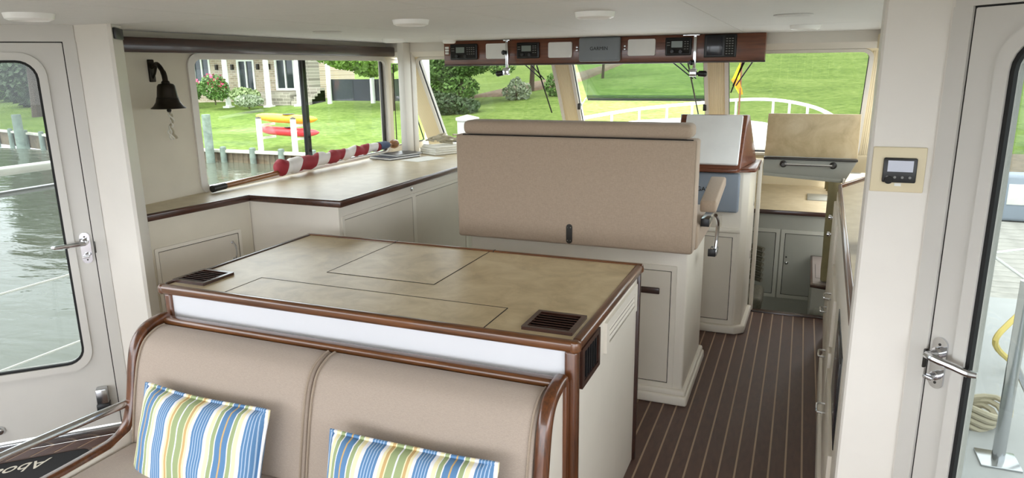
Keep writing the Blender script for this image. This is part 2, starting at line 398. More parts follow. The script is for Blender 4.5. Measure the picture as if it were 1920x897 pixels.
# windshield wall (raked): local u = x, v up the slope
K = 1.557; Vw = Vector((0,-1/K,1)).normalized(); Nw = X.cross(Vw); Ow = Vector((0,5.656,1.07)); sl = math.sqrt(1+1/K**2)
vv = lambda z: (z-1.07)*sl
wf = MB()
V0, V1 = vv(1.105), vv(1.83)
panes = [(-2.94,-1.79),(-1.635,-0.665),(-0.505,0.375)]
wf.obox(Ow,X,Vw,Nw,-3.12,0.50,-0.12,V0,-0.05,0.0)
wf.obox(Ow,X,Vw,Nw,-3.12,0.50,V1,vv(1.93),-0.05,0.0)
struct(wf.build('wall_front', 'cream_frame'))
for i,(a,b_) in enumerate([(-3.12,-2.94),(-1.79,-1.635),(-0.665,-0.505),(0.375,0.50)]):
    struct(MB().obox(Ow,X,Vw,Nw,a+0.001,b_-0.001,V0,V1,-0.05,0.0,0.004).build('trim_%d'%(4+i), 'reeded_cream'))
for i,(a,b_) in enumerate(panes):
    fr_ = struct(MB().ring(Ow,X,Vw,Nw,(a+0.004,b_-0.004,V0+0.004,V1-0.004,0.05),(a-0.022,b_+0.022,V0-0.02,V1+0.02,0.07),-0.06,0.008).build('window_%d'%(3+i), 'white_gelcoat'))
    if i != 1:
        MB().obox(Ow,X,Vw,Nw,a,b_,V0,V1,-0.03,-0.024).build('pane','glass_windshield',fr_)
    MB().ring(Ow,X,Vw,Nw,(a+0.008,b_-0.008,V0+0.008,V1-0.008,0.048),(a+0.001,b_-0.001,V0+0.001,V1-0.001,0.052),-0.022,-0.006).build('seal','rubber_black',fr_)
    if i == 1:   # opening pane hung on its top edge and swung outward
        top = Ow+Vw*(V1-0.02)+Nw*(-0.055); Vo = Vector((0,0.70,-0.62)).normalized(); No = X.cross(Vo)
        L_ = 0.525
        MB().obox(top,X,Vo,No,a+0.01,b_-0.005,0,L_,-0.003,0.003).build('pane','glass_green',fr_)
        MB().obox(top,X,Vo,No,a+0.01,b_-0.005,L_-0.045,L_,-0.008,0.008,0.003).build('bottom_rail','glass_green',fr_)
        MB().obox(top,X,Vo,No,a+0.01,b_-0.005,L_-0.006,L_+0.004,-0.011,0.011,0.003).build('bottom_seal','dark_metal',fr_)
        for sx_ in (a+0.005, b_-0.005):
            e_ = top+X*sx_+Vo*(L_-0.02)
            st_ = Vector((sx_,0,0))+Ow+Vw*vv(1.40)+Nw*0.012-Vector((0,0,0))
            st_ = Vector((sx_, 5.656-(1.44-1.07)/K-0.01, 1.44))
            MB().tube([e_, st_], 0.005, 6).build('stay','steel',fr_)
            MB().box(sx_-0.012,sx_+0.012,st_.y-0.02,st_.y+0.008,1.425,1.475,0.004).build('latch','dark_metal',fr_)
# header over the windshield
struct(MB().prism([(-3.18,5.10,CEIL),(-3.18,5.10,1.885),(-3.18,5.15,1.845),(-3.18,5.24,1.845),(-3.18,5.24,CEIL)], (3.68,0,0)).build('trim_8','white_gelcoat'))
# right side wall with its galley window
wr = MB()
wr.prism([(0.42,2.17,-0.02),(0.455,2.17,-0.02),(0.54,5.64,-0.02),(0.505,5.64,-0.02)], (0,0,1.125))
wr.prism([(0.42,2.17,1.82),(0.455,2.17,1.82),(0.529,5.2,1.82),(0.494,5.2,1.82)], (0,0,0.135))
for a,b_ in ((2.17,2.5),(4.9,5.05)):
    fa = lambda y_: 0.42+(y_-2.17)*0.0245
    wr.prism([(fa(a),a,1.1),(fa(a)+0.035,a,1.1),(fa(b_)+0.035,b_,1.1),(fa(b_),b_,1.1)], (0,0,0.73))
struct(wr.build('wall_right','white_gelcoat'))
struct(MB().prism([(0.442,2.5,1.1),(0.448,2.5,1.1),(0.507,4.9,1.1),(0.501,4.9,1.1)], (0,0,0.72)).build('window_6','glass_clear'))
struct(MB().box(0.40,0.50,5.00,5.10,1.84,1.93,0.008).build('trim_9','cream_plate'))
# pillar and bulkhead by the left door
struct(MB().prism([(-3.02,2.226,0),(-2.991,2.25,0),(-2.784,2.25,0),(-2.775,2.262,0),(-2.905,2.42,0),(-3.24,2.42,0),(-3.24,2.36,0),(-3.06,2.30,0)], (0,0,CEIL)).build('wall_bulkhead_left','white_gelcoat'))
struct(MB().prism([(0.18,2.155,0),(0.186,2.147,0),(0.33,2.147,0),(0.352,2.13,0),(0.385,2.16,0),(0.455,2.16,0),(0.455,2.23,0),(0.18,2.23,0)], (0,0,CEIL)).build('wall_bulkhead_right','white_gelcoat'))
# the two 45 degree doors
s2 = math.sqrt(0.5)
def door(name, o, U, N, label, flip):
    # o: latch-side bottom corner; U: direction away from the latch edge; N: into the room
    W_, H_ = 0.655, 1.825; z0 = 0.055
    d = struct(MB().ring(o,U,Z,N,(0.115,W_-0.105,0.345,1.745,0.075),(0.003,W_,0.0,H_,0.004),-0.04,0.0).build(name,'door_white'), label, 'door')
    MB().ring(o,U,Z,N,(0.107,W_-0.097,0.337,1.753,0.08),(0.075,W_-0.065,0.305,1.785,0.10),-0.002,0.010).build('window_trim','door_white',d)
    MB().ring(o,U,Z,N,(0.118,W_-0.108,0.348,1.742,0.07),(0.108,W_-0.098,0.338,1.752,0.078),-0.012,0.004).build('seal','rubber_black',d)
    MB().plate(o,U,Z,N,(0.112,W_-0.102,0.342,1.748,0.07),-0.024,-0.018).build('pane','glass_door',d)
    h = MB().plate(o,U,Z,N,(0.034-0.021,0.034+0.021,0.828,0.975,0.02),0,0.006).build('handle_plate','chrome',d)
    c = lambda u,v,n: o+U*u+Z*v+N*n
    MB().lathe([(0.016,0),(0.016,0.012),(0.011,0.016),(0.011,0.045)], c(0.034,0.932,0.004), 16, N).build('spindle','chrome',h)
    MB().tube(curve_pts([c(0.028,0.932,0.047),c(0.06,0.930,0.052),c(0.10,0.926,0.046),c(0.14,0.922,0.042),c(0.162,0.923,0.036)],4), [0.0105]*14+[0.009,0.0085,0.008], 10).build('lever','chrome',h)
    MB().lathe([(0.013,0),(0.013,0.010),(0.010,0.012),(0.010,0.03)], c(0.034,0.866,0.004), 14, N).build('thumb_turn','chrome',h)
    MB().obox(c(0.034,0.866,0.034),U,Z,N,-0.014,0.014,-0.005,0.005,-0.004,0.008,0.003).build('turn_bar','chrome',h)
    for q in (0.955,0.845): MB().lathe([(0.004,0.0),(0.004,0.002)], c(0.034,q,0.005), 8, N).build('screw','dark_metal',h)
    return d
dL = door('door_1', Vector((-3.026,2.215,0.055)), Vector((-s2,-s2,0)), Vector((s2,-s2,0)), 'white glazed side door with chrome lever beside the brass bell wall', 1)
dR = door('door_2', Vector((0.373,2.104,0.055)), Vector((s2,-s2,0)), Vector((-s2,-s2,0)), 'white glazed side door with chrome lever beside the control display pillar', 0)
# door frames: head, dark gap, latch-side jamb strips, sills
for nm, o, U, N in (('trim_10', Vector((-3.026,2.215,0)), Vector((-s2,-s2,0)), Vector((s2,-s2,0))), ('trim_11', Vector((0.373,2.104,0)), Vector((s2,-s2,0)), Vector((-s2,-s2,0)))):
    t_ = struct(MB().obox(o,U,Z,N,-0.05,0.72,1.885,CEIL,-0.05,0.004).build(nm,'door_white'))
    MB().obox(o,U,Z,N,0.66,0.74,0,1.885,-0.05,0.004).build('jamb','door_white',t_)
    MB().obox(o,U,Z,N,-0.052,-0.002,0.0,1.885,-0.05,0.006).build('jamb','door_white',t_)
    MB().obox(o,U,Z,N,-0.002,0.655,0,0.040,-0.05,0.004,0.003).build('sill','steel',t_)
    MB().obox(o,U,Z,N,-0.006,0.0,0.93,0.985,0.0,0.012,0.002).build('strike','dark_metal',t_)
    MB().obox(o,U,Z,N,-0.004,0.66,1.8805,1.8845,-0.03,-0.002).build('top_gap','black_line',t_)
    MB().obox(o,U,Z,N,-0.002,0.003,0.045,1.884,-0.03,-0.003).build('side_gap','black_line',t_)
# aft salon: side walls with big windows, open after doorway
def aft_wall(name, xa, xb, y0, y1):
    m_ = MB()
    m_.box(xa,xb,y0,y1,0,0.85); m_.box(xa,xb,y0,y1,1.85,CEIL)
    m_.box(xa,xb,y0,y0+0.12,0.85,1.85); m_.box(xa,xb,y1-0.2,y1,0.85,1.85)
    struct(m_.build(name,'white_gelcoat'))
aft_wall('wall_aft_left', -3.66, -3.58, -2.5, 1.66); aft_wall('wall_aft_right', 0.90, 0.98, -2.5, 1.58)
struct(MB().box(-3.66,-3.3,-2.56,-2.5,0,CEIL).box(0.6,0.98,-2.56,-2.5,0,CEIL).box(-3.3,0.6,-2.56,-2.5,1.88,CEIL).build('wall_aft','white_gelcoat'))
# ================================================================== ISLAND CABINET
isl = thing('island_cabinet', (-1.46,2.43,0), 'white island cabinet with a tan wood-edged top behind the settee', 'cabinet')
x0,x1,y0,y1,T = -2.34,-0.581,1.946,2.908,0.92
MB().box(x0+0.03,x1-0.02,y0+0.032,y1-0.03,0.0,0.885).build('body','cabinet_white',isl)
MB().box(x0+0.055,x1-0.05,y0+0.024,y0+0.04,0.0,0.887).build('front_panel','bright_white',isl)
for a,b_ in ((x0+0.02,x0+0.055),(x1-0.052,x1-0.008)):
    MB().box(a,b_,y0+0.012,y0+0.05,0,0.888,0.010,3).build('corner_post','wood_z',isl)
for a,b_ in ((x0+0.02,x0+0.05),(x1-0.034,x1-0.006)):
    MB().box(a,b_,y1-0.035,y1-0.012,0,0.888,0.004).build('corner_post','dark_wood',isl)
tp = MB().box(x0+0.03,x1-0.03,y0+0.03,y1-0.02,0.888,T-0.001).build('top','laminate',isl)
MB().box(x0,x1,y0,y0+0.034,0.886,T+0.004,0.013,4).build('edge','wood_x',isl)
MB().box(x0,x1,y1-0.024,y1,0.888,T+0.006,0.008,3).build('edge','wood_x',isl)
MB().box(x0,x0+0.034,y0+0.03,y1-0.02,0.886,T+0.004,0.013,4).build('edge','dark_wood',isl)
MB().box(x1-0.034,x1,y0+0.03,y1-0.02,0.886,T+0.004,0.013,4).build('edge','wood_y',isl)
for cx_,cy_ in ((x0+0.017,y0+0.017),(x1-0.017,y0+0.017),(x1-0.017,y1-0.014),(x0+0.017,y1-0.014)):
    MB().lathe([(0.0,0.886),(0.013,0.886),(0.019,0.892),(0.0205,0.906),(0.017,0.919),(0.010,0.9245),(0,0.925)],(cx_,cy_,0),20).build('edge_corner','wood_x',isl)
# lift-out lids in the top, outlined by dark joints
def lid(a,b_,c,d,open_front=False):
    MB().ring(Vector((0,0,T)),X,Y,Z,(a,b_,c-(0.003 if open_front else 0),d,0.001),(a-0.003,b_+0.003,c-0.003-(0.003 if open_front else 0),d+0.003,0.001),-0.003,0.0004).build('lid_joint','black_line',isl)
    MB().box(a,b_,c,d,T-0.004,T-0.0004).build('lid','laminate',isl)
lid(-1.807,-1.30,2.345,2.885,False); lid(-2.015,-0.918,1.981,2.183,True)
for xx in (-1.804,-1.278): MB().box(xx-0.0015,xx+0.0015,y1-0.0245,y1+0.0005,0.900,T+0.0065).build('edge_joint','black_line',isl)
def vent_top(a,b_,c,d):
    v = MB().ring(Vector((0,0,T)),X,Y,Z,(a+0.016,b_-0.016,c+0.016,d-0.016,0.002),(a,b_,c,d,0.004),-0.002,0.010).build('air_vent','dark_wood_x',isl)
    MB().box(a+0.012,b_-0.012,c+0.012,d-0.012,T-0.002,T+0.001).build('vent_void','black_line',v)
    n = 6
    for i in range(n):
        yy = c+0.022+(d-c-0.044)*(i+0.5)/n
        MB().obox(Vector((0,yy,T+0.004)),X,Vector((0,0.75,-0.66)),Vector((0,0.66,0.75)),a+0.016,b_-0.016,-0.008,0.008,-0.0014,0.0014).build('slat','dark_wood_x',v)
vent_top(-2.325,-2.158,2.012,2.182); vent_top(-0.797,-0.622,2.008,2.182)
# wooden vent on the right end
sv = MB().ring(Vector((x1-0.02,0,0)),Y,Z,X,(2.035,2.205,0.757,0.860,0.002),(2.012,2.228,0.738,0.878,0.004),-0.002,0.014).build('air_vent','dark_wood',isl)
MB().box(x1-0.021,x1-0.018,2.02,2.22,0.745,0.872).build('vent_void','black_line',sv)
for i in range(6):
    yy = 2.035+0.17*(i+0.5)/6
    MB().box(x1-0.018,x1-0.010,yy-0.005,yy+0.005,0.757,0.860).build('slat','black_plastic',sv)
# white louvred grille on the right end
gv = MB().ring(Vector((x1-0.02,0,0)),Y,Z,X,(2.365,2.795,0.765,0.825,0.003),(2.325,2.835,0.735,0.855,0.006),-0.002,0.012).build('louvre_grille','cabinet_white',isl)
MB().box(x1-0.021,x1-0.0185,2.36,2.80,0.762,0.828).build('grille_void','black_line',gv)
for i in range(3):
    zz = 0.765+0.06*(i+0.5)/3
    MB().obox(Vector((x1-0.014,0,zz)),Y,Vector((0.35,0,-0.94)),Vector((0.94,0,0.35)),2.365,2.795,-0.0055,0.0055,-0.001,0.001).build('slat','cabinet_white',gv)

# ================================================================== SETTEE
so = thing('settee', (-1.46,1.6,0), 'taupe two-seat settee with varnished wood frame in the foreground', 'sofa')
def sweep(path, xc, a, b_):
    P = curve_pts([(0,p[0],p[1]) for p in path],5); A = []
    for i,p in enumerate(P):
        d = (P[min(i+1,len(P)-1)]-P[max(i-1,0)]).normalized(); nrm = Vector((0,-d.z,d.y))
        A.append([p+X*(xc+c[0])+nrm*c[1] for c in rrect(-a,a,-b_,b_,min(a,b_)*0.8,3)])
    return MB().loops(A)
prof = [(1.935,0.800),(1.880,0.797),(1.825,0.780),(1.785,0.735),(1.762,0.660),(1.742,0.560),(1.722,0.490),(1.690,0.432),(1.625,0.402),(1.50,0.395),(1.30,0.395),(1.0,0.395)]
for xc in (-2.292,-0.632): sweep(prof, xc, 0.023, 0.020).build('side_frame','wood_z',so)
MB().box(-2.30,-0.62,1.90,1.945,0.778,0.808,0.012,4).build('top_rail','wood_x',so)
MB().box(-2.27,-0.655,1.93,1.958,0.0,0.795).build('back_board','cabinet_white',so)
sp = [(1.945,0.785),(1.88,0.782),(1.83,0.765),(1.79,0.72),(1.765,0.63),(1.75,0.55),(1.73,0.49),(1.69,0.43),(1.6,0.40),(1.05,0.39),(1.05,0.0),(1.945,0.0)]
for a in (-2.285,-0.645): MB().prism([(a,p[0],p[1]) for p in sp],(0.02,0,0)).build('side_panel','cabinet_white',so)
MB().box(-0.627,-0.612,1.925,1.955,0.02,0.79,0.004).build('rear_strip','wood_z',so)
# back cushions: thick curved pads
def pad(name, xa, xb, path, th, mat, parent, edge=0.014):
    # path: front-surface profile (y,z) top to bottom; th: thickness behind; rolled side edges
    P = curve_pts([(0,p[0],p[1]) for p in path],5); nx = 14; m_ = MB(); A = []
    N_ = []
    for i,p in enumerate(P):
        d = (P[min(i+1,len(P)-1)]-P[max(i-1,0)]).normalized(); N_.append(Vector((0,d.z,-d.y)))
    for j in range(nx+1):
        if j <= 3: xx = xa+edge*(1-math.cos(pi/2*j/3)); dep = 1-math.sin(pi/2*j/3)
        elif j >= nx-3: xx = xb-edge*(1-math.cos(pi/2*(nx-j)/3)); dep = 1-math.sin(pi/2*(nx-j)/3)
        else: xx = xa+edge+(xb-xa-2*edge)*(j-3)/(nx-6); dep = 0
        loop = []
        for i,p in enumerate(P):
            loop.append(p+X*xx-N_[i]*(dep*edge*0.7))
        back = [q-N_[i]*th for i,q in enumerate([p+X*xx for p in P])]
        A.append(loop+back[::-1])
    m_.loops(A); return m_.build(name, mat, parent, 50)
cp = [(1.893,0.787),(1.850,0.783),(1.795,0.755),(1.760,0.70),(1.735,0.62),(1.712,0.52),(1.695,0.44),(1.685,0.385)]

for a,b_ in ((-2.268,-1.468),(-1.464,-0.657)):
    pad('back_cushion', a, b_, cp, 0.045, 'taupe_fabric', so)
    for xx in (a+0.012,b_-0.012):
        pp = curve_pts([(xx,p[0]-0.002,p[1]+0.001) for p in cp],5)
        MB().tube(pp,0.0045,6).build('piping','piping_taupe',so)
MB().box(-2.262,-0.66,1.05,1.70,0.27,0.392,0.03,4).build('seat_cushion','taupe_fabric',so)
# stainless arm rails
for xx,xe in ((-2.305,-2.385),(-0.625,-0.545)):
    MB().tube([(xx,1.745,0.520),(xx+(xe-xx)*0.5,1.48,0.518),(xe,1.2,0.515),(xe,0.9,0.515)],0.0155,14).build('arm_rail','chrome',so)
    MB().lathe([(0.024,0),(0.024,0.004),(0.018,0.007)],(xx,1.737,0.520),16,(0,-1,0)).build('rail_flange','chrome',so)
    MB().tube([(xe,0.9,0.515),(xe,0.88,0.3),(xe,0.88,0.0)],0.0155,12).build('rail_leg','chrome',so)

# ================================================================== THROW PILLOWS
def pillow(name, c, rot, w_, h_, t_, label, seed):
    rnd = random.Random(seed); n, k = 26, 18; ph = [rnd.uniform(0,6) for _ in range(6)]
    def surf(u,v,sg):
        px = math.copysign(abs(u)**0.9,u)*w_/2*(1-0.055*(1-abs(u)**6)*0-0.03*v*v*0); py = v*h_/2
        px *= 1-0.035*math.cos(v*pi/2)*abs(u); py *= 1-0.05*math.cos(u*pi/2)*abs(v)
        f_ = (max(0,1-abs(u)**3.2)**0.55)*(max(0,1-abs(v)**3.2)**0.55)
        wr_ = 1+0.03*math.sin(6*u+ph[0]+2*v)+0.03*math.sin(9*v+ph[1]+3*u)
        return Vector((px,py,sg*t_/2*f_*wr_+0.006*math.sin(4*u+ph[2])))
    m_ = MB(); bm = m_.bm
    g = {}
    for sg in (1,-1):
        for i in range(n+1):
            for j in range(k+1):
                u,v = -1+2*i/n,-1+2*j/k
                if sg == -1 and (i in (0,n) or j in (0,k)): g[sg,i,j] = g[1,i,j]
                else: g[sg,i,j] = bm.verts.new(surf(u,v,sg))
        for i in range(n):
            for j in range(k):
                q = [g[sg,i,j],g[sg,i+1,j],g[sg,i+1,j+1],g[sg,i,j+1]]
                bm.faces.new(q if sg == 1 else q[::-1])
    rim = []
    for i in range(n+1): rim.append(surf(-1+2*i/n,-1,1))
    for j in range(1,k+1): rim.append(surf(1,-1+2*j/k,1))
    for i in range(n-1,-1,-1): rim.append(surf(-1+2*i/n,1,1))
    for j in range(k-1,0,-1): rim.append(surf(-1,-1+2*j/k,1))
    o = m_.build(name,'striped_cover',None,80,(0,0,0)); o.location = c; o.rotation_euler = rot
    tag(o,label,'pillow','striped pillows on the settee')
    ORG[o.name] = Vector((0,0,0))
    MB().tube([p+Vector((0,0,0.001)) for p in rim],0.0065,7,True).build('piping','striped_cover',o)
    return o
pillow('throw_pillow',(-1.85,1.615,0.480),(math.radians(72),math.radians(0),math.radians(-1)),0.57,0.36,0.15,'blue, green and cream striped pillow at the left end of the settee',3)
pillow('throw_pillow',(-1.018,1.605,0.468),(math.radians(72),math.radians(0),math.radians(1)),0.57,0.36,0.15,'blue, green and cream striped pillow at the right end of the settee',5)

# ================================================================== HELM SEAT AND ITS BASE
hb = thing('helm_seat_base',(-1.08,3.82,0),'white moulded base cabinet under the helm bench','cabinet')
MB().box(-1.69,-0.475,3.50,4.15,0.0,0.835,0.012,3).build('body','cabinet_white',hb)
MB().box(-1.72,-0.445,3.468,4.18,0.0,0.055,0.012,3).box(-1.71,-0.455,3.478,4.17,0.05,0.085,0.012,3).build('plinth','cabinet_white',hb)
def panel_door(o,U,V,N,u0,u1,v0,v1,parent,mat='cabinet_door',handle=None,rim=0.028):
    fr_ = MB().ring(o,U,V,N,(u0,u1,v0,v1,0.002),(u0-rim,u1+rim,v0-rim,v1+rim,0.008),-0.002,0.007).build('door_frame','cabinet_white',parent)
    MB().obox(o,U,V,N,u0-0.001,u1+0.001,v0-0.001,v1+0.001,-0.002,0.001).build('door_gap','black_line',parent)
    return MB().obox(o,U,V,N,u0+0.004,u1-0.004,v0+0.004,v1-0.004,0.0,0.005,0.001,1).build('door',mat,parent)
d_ = panel_door(Vector((0,3.50,0)),X,Z,-Y,-1.05,-0.554,0.112,0.730,hb)
MB().box(-0.80,-0.612,3.485,3.496,0.602,0.636,0.0045,3).build('handle','dark_wood_x',d_)
hs = thing('helm_bench',(-1.09,3.78,0.835),'taupe upholstered helm bench seen from behind on a white base','bench seat')
def cushion_box(name,x0,x1,y0,y1,z0,z1,r,mat,parent): return MB().box(x0,x1,y0,y1,z0,z1,r,5).build(name,mat,parent)
MB().prism([(-1.735,3.435,0.838),(-1.735,3.435,1.405),(-1.735,3.56,1.405),(-1.735,3.575,0.838)],(1.285,0,0),0.016,3).build('backrest','helm_fabric',hs)
MB().box(-1.695,-0.478,3.44,3.60,1.405,1.478,0.028,5).build('headrest_bolster','helm_fabric',hs)
MB().tube([(-1.69,3.438,1.4045),(-1.08,3.436,1.4045),(-0.47,3.438,1.4045)],0.003,6).build('seam_welt','black_line',hs)
MB().tube([(-0.4555,3.440,1.40),(-0.4535,3.440,0.85)],0.003,6).build('seam_welt','piping_taupe',hs)
MB().prism([(-1.70,3.53,0.838),(-1.70,3.53,0.97),(-1.70,4.12,0.97),(-1.70,4.16,0.90),(-1.70,4.14,0.838)],(1.262,0,0),0.02,3).build('seat_cushion','helm_fabric',hs)
MB().plate(Vector((0,3.435,0)),X,Z,-Y,(-1.10,-1.068,0.848,0.952,0.016),0,0.005).build('bracket','dark_metal',hs)
for zz in (0.935,0.865): 
    for xx in (-1.092,-1.076): MB().lathe([(0.003,0),(0.003,0.002)],(xx,3.43,zz),8,(0,-1,0)).build('screw','steel',hs)
# armrests
def armrest(sg,label=None):
    xa,xb = (-0.448,-0.365) if sg > 0 else (-1.80,-1.745)
    a = MB().prism([(xa,3.62,1.020),(xa,3.62,1.082),(xa,4.03,1.148),(xa,4.06,1.140),(xa,4.06,1.09)],(xb-xa,0,0),0.012,3).build('armrest','helm_fabric',hs)
    xm = (xa+xb)/2+(0.0 if sg > 0 else 0.02)
    MB().box(xm-0.03,xm+0.012,3.60,3.82,0.955,0.992,0.004).build('arm_bracket','steel',a)
    MB().box(xm-0.03,xm+0.013,3.594,3.604,0.953,0.994,0.002).build('end_cap','black_plastic',a)
    MB().tube(curve_pts([(xm+0.03,3.72,0.99),(xm+0.034,3.80,0.94),(xm+0.032,3.82,0.87),(xm+0.028,3.80,0.79)],5),0.010,8).build('arm_strut','chrome',a)
    MB().box(xm+0.0,xm+0.04,3.78,3.86,0.755,0.79,0.004).build('foot','steel',a)
    MB().box(xm-0.006,xm+0.034,3.772,3.783,0.752,0.792,0.002).build('end_cap','black_plastic',a)
armrest(1); armrest(-1)

# ================================================================== HELM CONSOLE
hc = thing('helm_console',(-1.1,4.9,0),'white helm console with varnished wood top ahead of the bench','console')
MB().prism([(-1.95,4.66,0),(-0.315,4.66,0),(-0.275,4.70,0),(-0.262,5.15,0),(-1.95,5.15,0)],(0,0,1.09),0.006,2).build('body','cabinet_white',hc)
MB().prism([(-1.97,4.628,0),(-0.31,4.628,0),(-0.248,4.68,0),(-0.236,5.145,0),(-1.97,5.145,0)],(0,0,0.055),0.010,3).build('plinth','cabinet_white',hc)
panel_door(Vector((0,4.66,0)),X,Z,-Y,-0.80,-0.356,0.088,0.660,hc)
for zz in (0.42,0.80): MB().box(-0.276,-0.262,5.06,5.075,zz,zz+0.06,0.003).build('hinge','steel',hc)
MB().box(-1.95,-0.312,4.645,4.661,0.69,0.72,0.004).build('moulding','cabinet_white',hc)
MB().box(-0.52,-0.43,4.652,4.662,0.725,0.80,0.003).build('switch_plate','cabinet_door',hc)
MB().prism([(-1.96,4.585,1.09),(-0.40,4.585,1.09),(-0.355,4.60,1.09),(-0.335,4.64,1.09),(-0.285,4.65,1.09),(-0.245,4.66,1.09),(-0.235,4.70,1.09),(-0.235,5.15,1.09),(-1.96,5.15,1.09)],(0,0,0.024),0.007,3).build('top','panel_wood',hc)
MB().hexa([(-0.745,4.60,1.114),(-0.335,4.60,1.114),(-0.266,5.07,1.114),(-0.80,5.07,1.114),(-0.745,4.835,1.435),(-0.328,4.835,1.435),(-0.312,4.875,1.435),(-0.76,4.875,1.435)],0.006,2).build('pod','panel_wood',hc)
# slanted cover on the pod
Vp = Vector((0,0.235,0.322)).normalized(); Np = X.cross(Vp); Op = Vector((0,4.60,1.113))
cv = tag(MB().obox(Op,X,Vp,Np,-0.708,-0.350,0.022,0.385,0.0005,0.024,0.008,3).build('instrument_cover','cover_white'),'large white cover sloping on the wooden helm pod','cover')
# covered display on the console face
gd = tag(MB().box(-0.735,-0.332,4.615,4.659,0.828,1.082,0.016,4).build('display_cover','cover_blue'),'blue-grey cover with black lettering on the helm console face','cover')
text('lettering','GARMIN','lettering_black',gd,(-0.520,4.613,0.975),(pi/2,0,0),0.040)
# ================================================================== LEFT COUNTER
CZ = 1.07
lc = thing('side_cabinet',(-2.72,4.1,0),'white side cabinet with two panel doors under the left window counter','cabinet')
MB().box(-3.175,-2.275,3.085,5.52,0,1.042).build('body','cabinet_white',lc)
oF = Vector((-2.275,0,0))
for a,b_ in ((3.125,3.86),(3.90,4.62),(4.66,5.40)):
    d_ = panel_door(oF,Y,Z,X,a,b_,0.10,0.955,lc,rim=0.02)
    MB().lathe([(0.012,0),(0.012,0.005),(0.007,0.008)],(-2.268,b_-0.05,0.60),14,X).build('push_latch','chrome',d_)
MB().lathe([(0.013,0),(0.013,0.005),(0.008,0.008)],(-2.275,3.86,1.005),14,X).build('lock','steel',lc)
nc = thing('low_cabinet',(-3.02,2.75,0),'narrow white cabinet with a chrome pull beside the left door','cabinet')
MB().prism([(-3.175,2.425,0),(-2.966,2.425,0),(-2.878,3.08,0),(-3.175,3.08,0)],(0,0,1.042)).build('body','wall_vinyl',nc)
U_ = Vector((0.088,0.655,0)).normalized(); oN = Vector((-2.966,2.425,0)); Nn = U_.cross(Z)
d_ = panel_door(oN,U_,Z,Nn,0.070,0.560,0.40,0.868,nc,rim=0.018)
pt = lambda u,v,n: oN+U_*u+Z*v+Nn*n
MB().tube(curve_pts([pt(0.515,0.822,0.004),pt(0.515,0.814,0.02),pt(0.515,0.795,0.030),pt(0.515,0.772,0.033),pt(0.515,0.750,0.030),pt(0.515,0.733,0.02),pt(0.515,0.725,0.004)],4),0.005,8).build('handle','chrome',d_)
for v in (0.822,0.725): MB().lathe([(0.009,0),(0.009,0.003)],pt(0.515,v,0.004),10,Nn).build('handle_rose','chrome',d_)
ct = tag(MB().prism([(-3.178,2.425,CZ-0.026),(-2.955,2.425,CZ-0.026),(-2.868,3.072,CZ-0.026),(-2.26,3.072,CZ-0.026),(-2.26,5.50,CZ-0.026),(-3.178,5.50,CZ-0.026)],(0,0,0.0255)).build('counter_top','laminate_light'),'long tan laminate counter with dark wood nosing under the left window','counter')
def nose(a,b_,z=CZ-0.017,h=0.019):
    a,b_ = Vector(a),Vector(b_); d = (b_-a).normalized(); n_ = d.cross(Z)
    return MB().obox(a,d,Z,n_,0,(b_-a).length,z-h,z+h,-0.012,0.012,0.008,3).build('edge_trim','edge_wood',ct)
nose((-2.950,2.427,0),(-2.862,3.062,0)); nose((-2.870,3.068,0),(-2.238,3.068,0)); nose((-2.249,3.06,0),(-2.252,5.50,0))
# dash ahead of the console and along the windshield
tag(MB().box(-2.235,-0.24,5.155,5.60,1.035,1.068,0.004).build('dashboard_shelf','laminate_light'),'tan dashboard shelf below the windshield panes','shelf')
# folded flag on its staff, lying along the counter
fp = thing('furled_flag',(-3.10,4.1,1.08),'furled red and white striped flag on a wooden staff along the counter','flag')
def along(t): return Vector((-3.105-0.01*t, 3.05+2.03*t, 1.094+0.056*t))
MB().tube([along(0),along(0.35),along(1.0)],0.0165,12).build('staff','pole_wood',fp)
MB().tube([along(-0.002),along(0.045)],0.0195,12).build('ferrule','dark_metal',fp)
MB().tube([along(-0.004),along(0.004)],0.021,12).build('end_cap','black_plastic',fp)
rs = random.Random(4); pts=[]; rr=[]
for i in range(41):
    t_ = 0.27+0.60*i/40; p = along(t_); p = p+Vector((0.006*math.sin(i*1.1),0,0.026-0.014*i/40+0.005*math.sin(i*0.9+1)))
    pts.append(p); rr.append((0.050-0.017*i/40)*(1+0.13*math.sin(i*1.35)+0.07*math.sin(i*2.9)))
rr[0]*=0.7
MB().tube(pts,rr,18).build('cloth','flag_stripes',fp,70)
MB().tube([along(0.863)+Z*0.012,along(0.89)+Z*0.011,along(0.915)+Z*0.010,along(0.935)+Z*0.006],[0.034,0.033,0.031,0.024],16).build('blue_canton','flag_blue',fp,70)
MB().lathe([(0.017,0),(0.03,0.02),(0.038,0.05),(0.036,0.075),(0.022,0.095),(0.0,0.10)],along(0.955),18,Vector((0,2.03,0.05))).build('finial','pole_wood',fp)
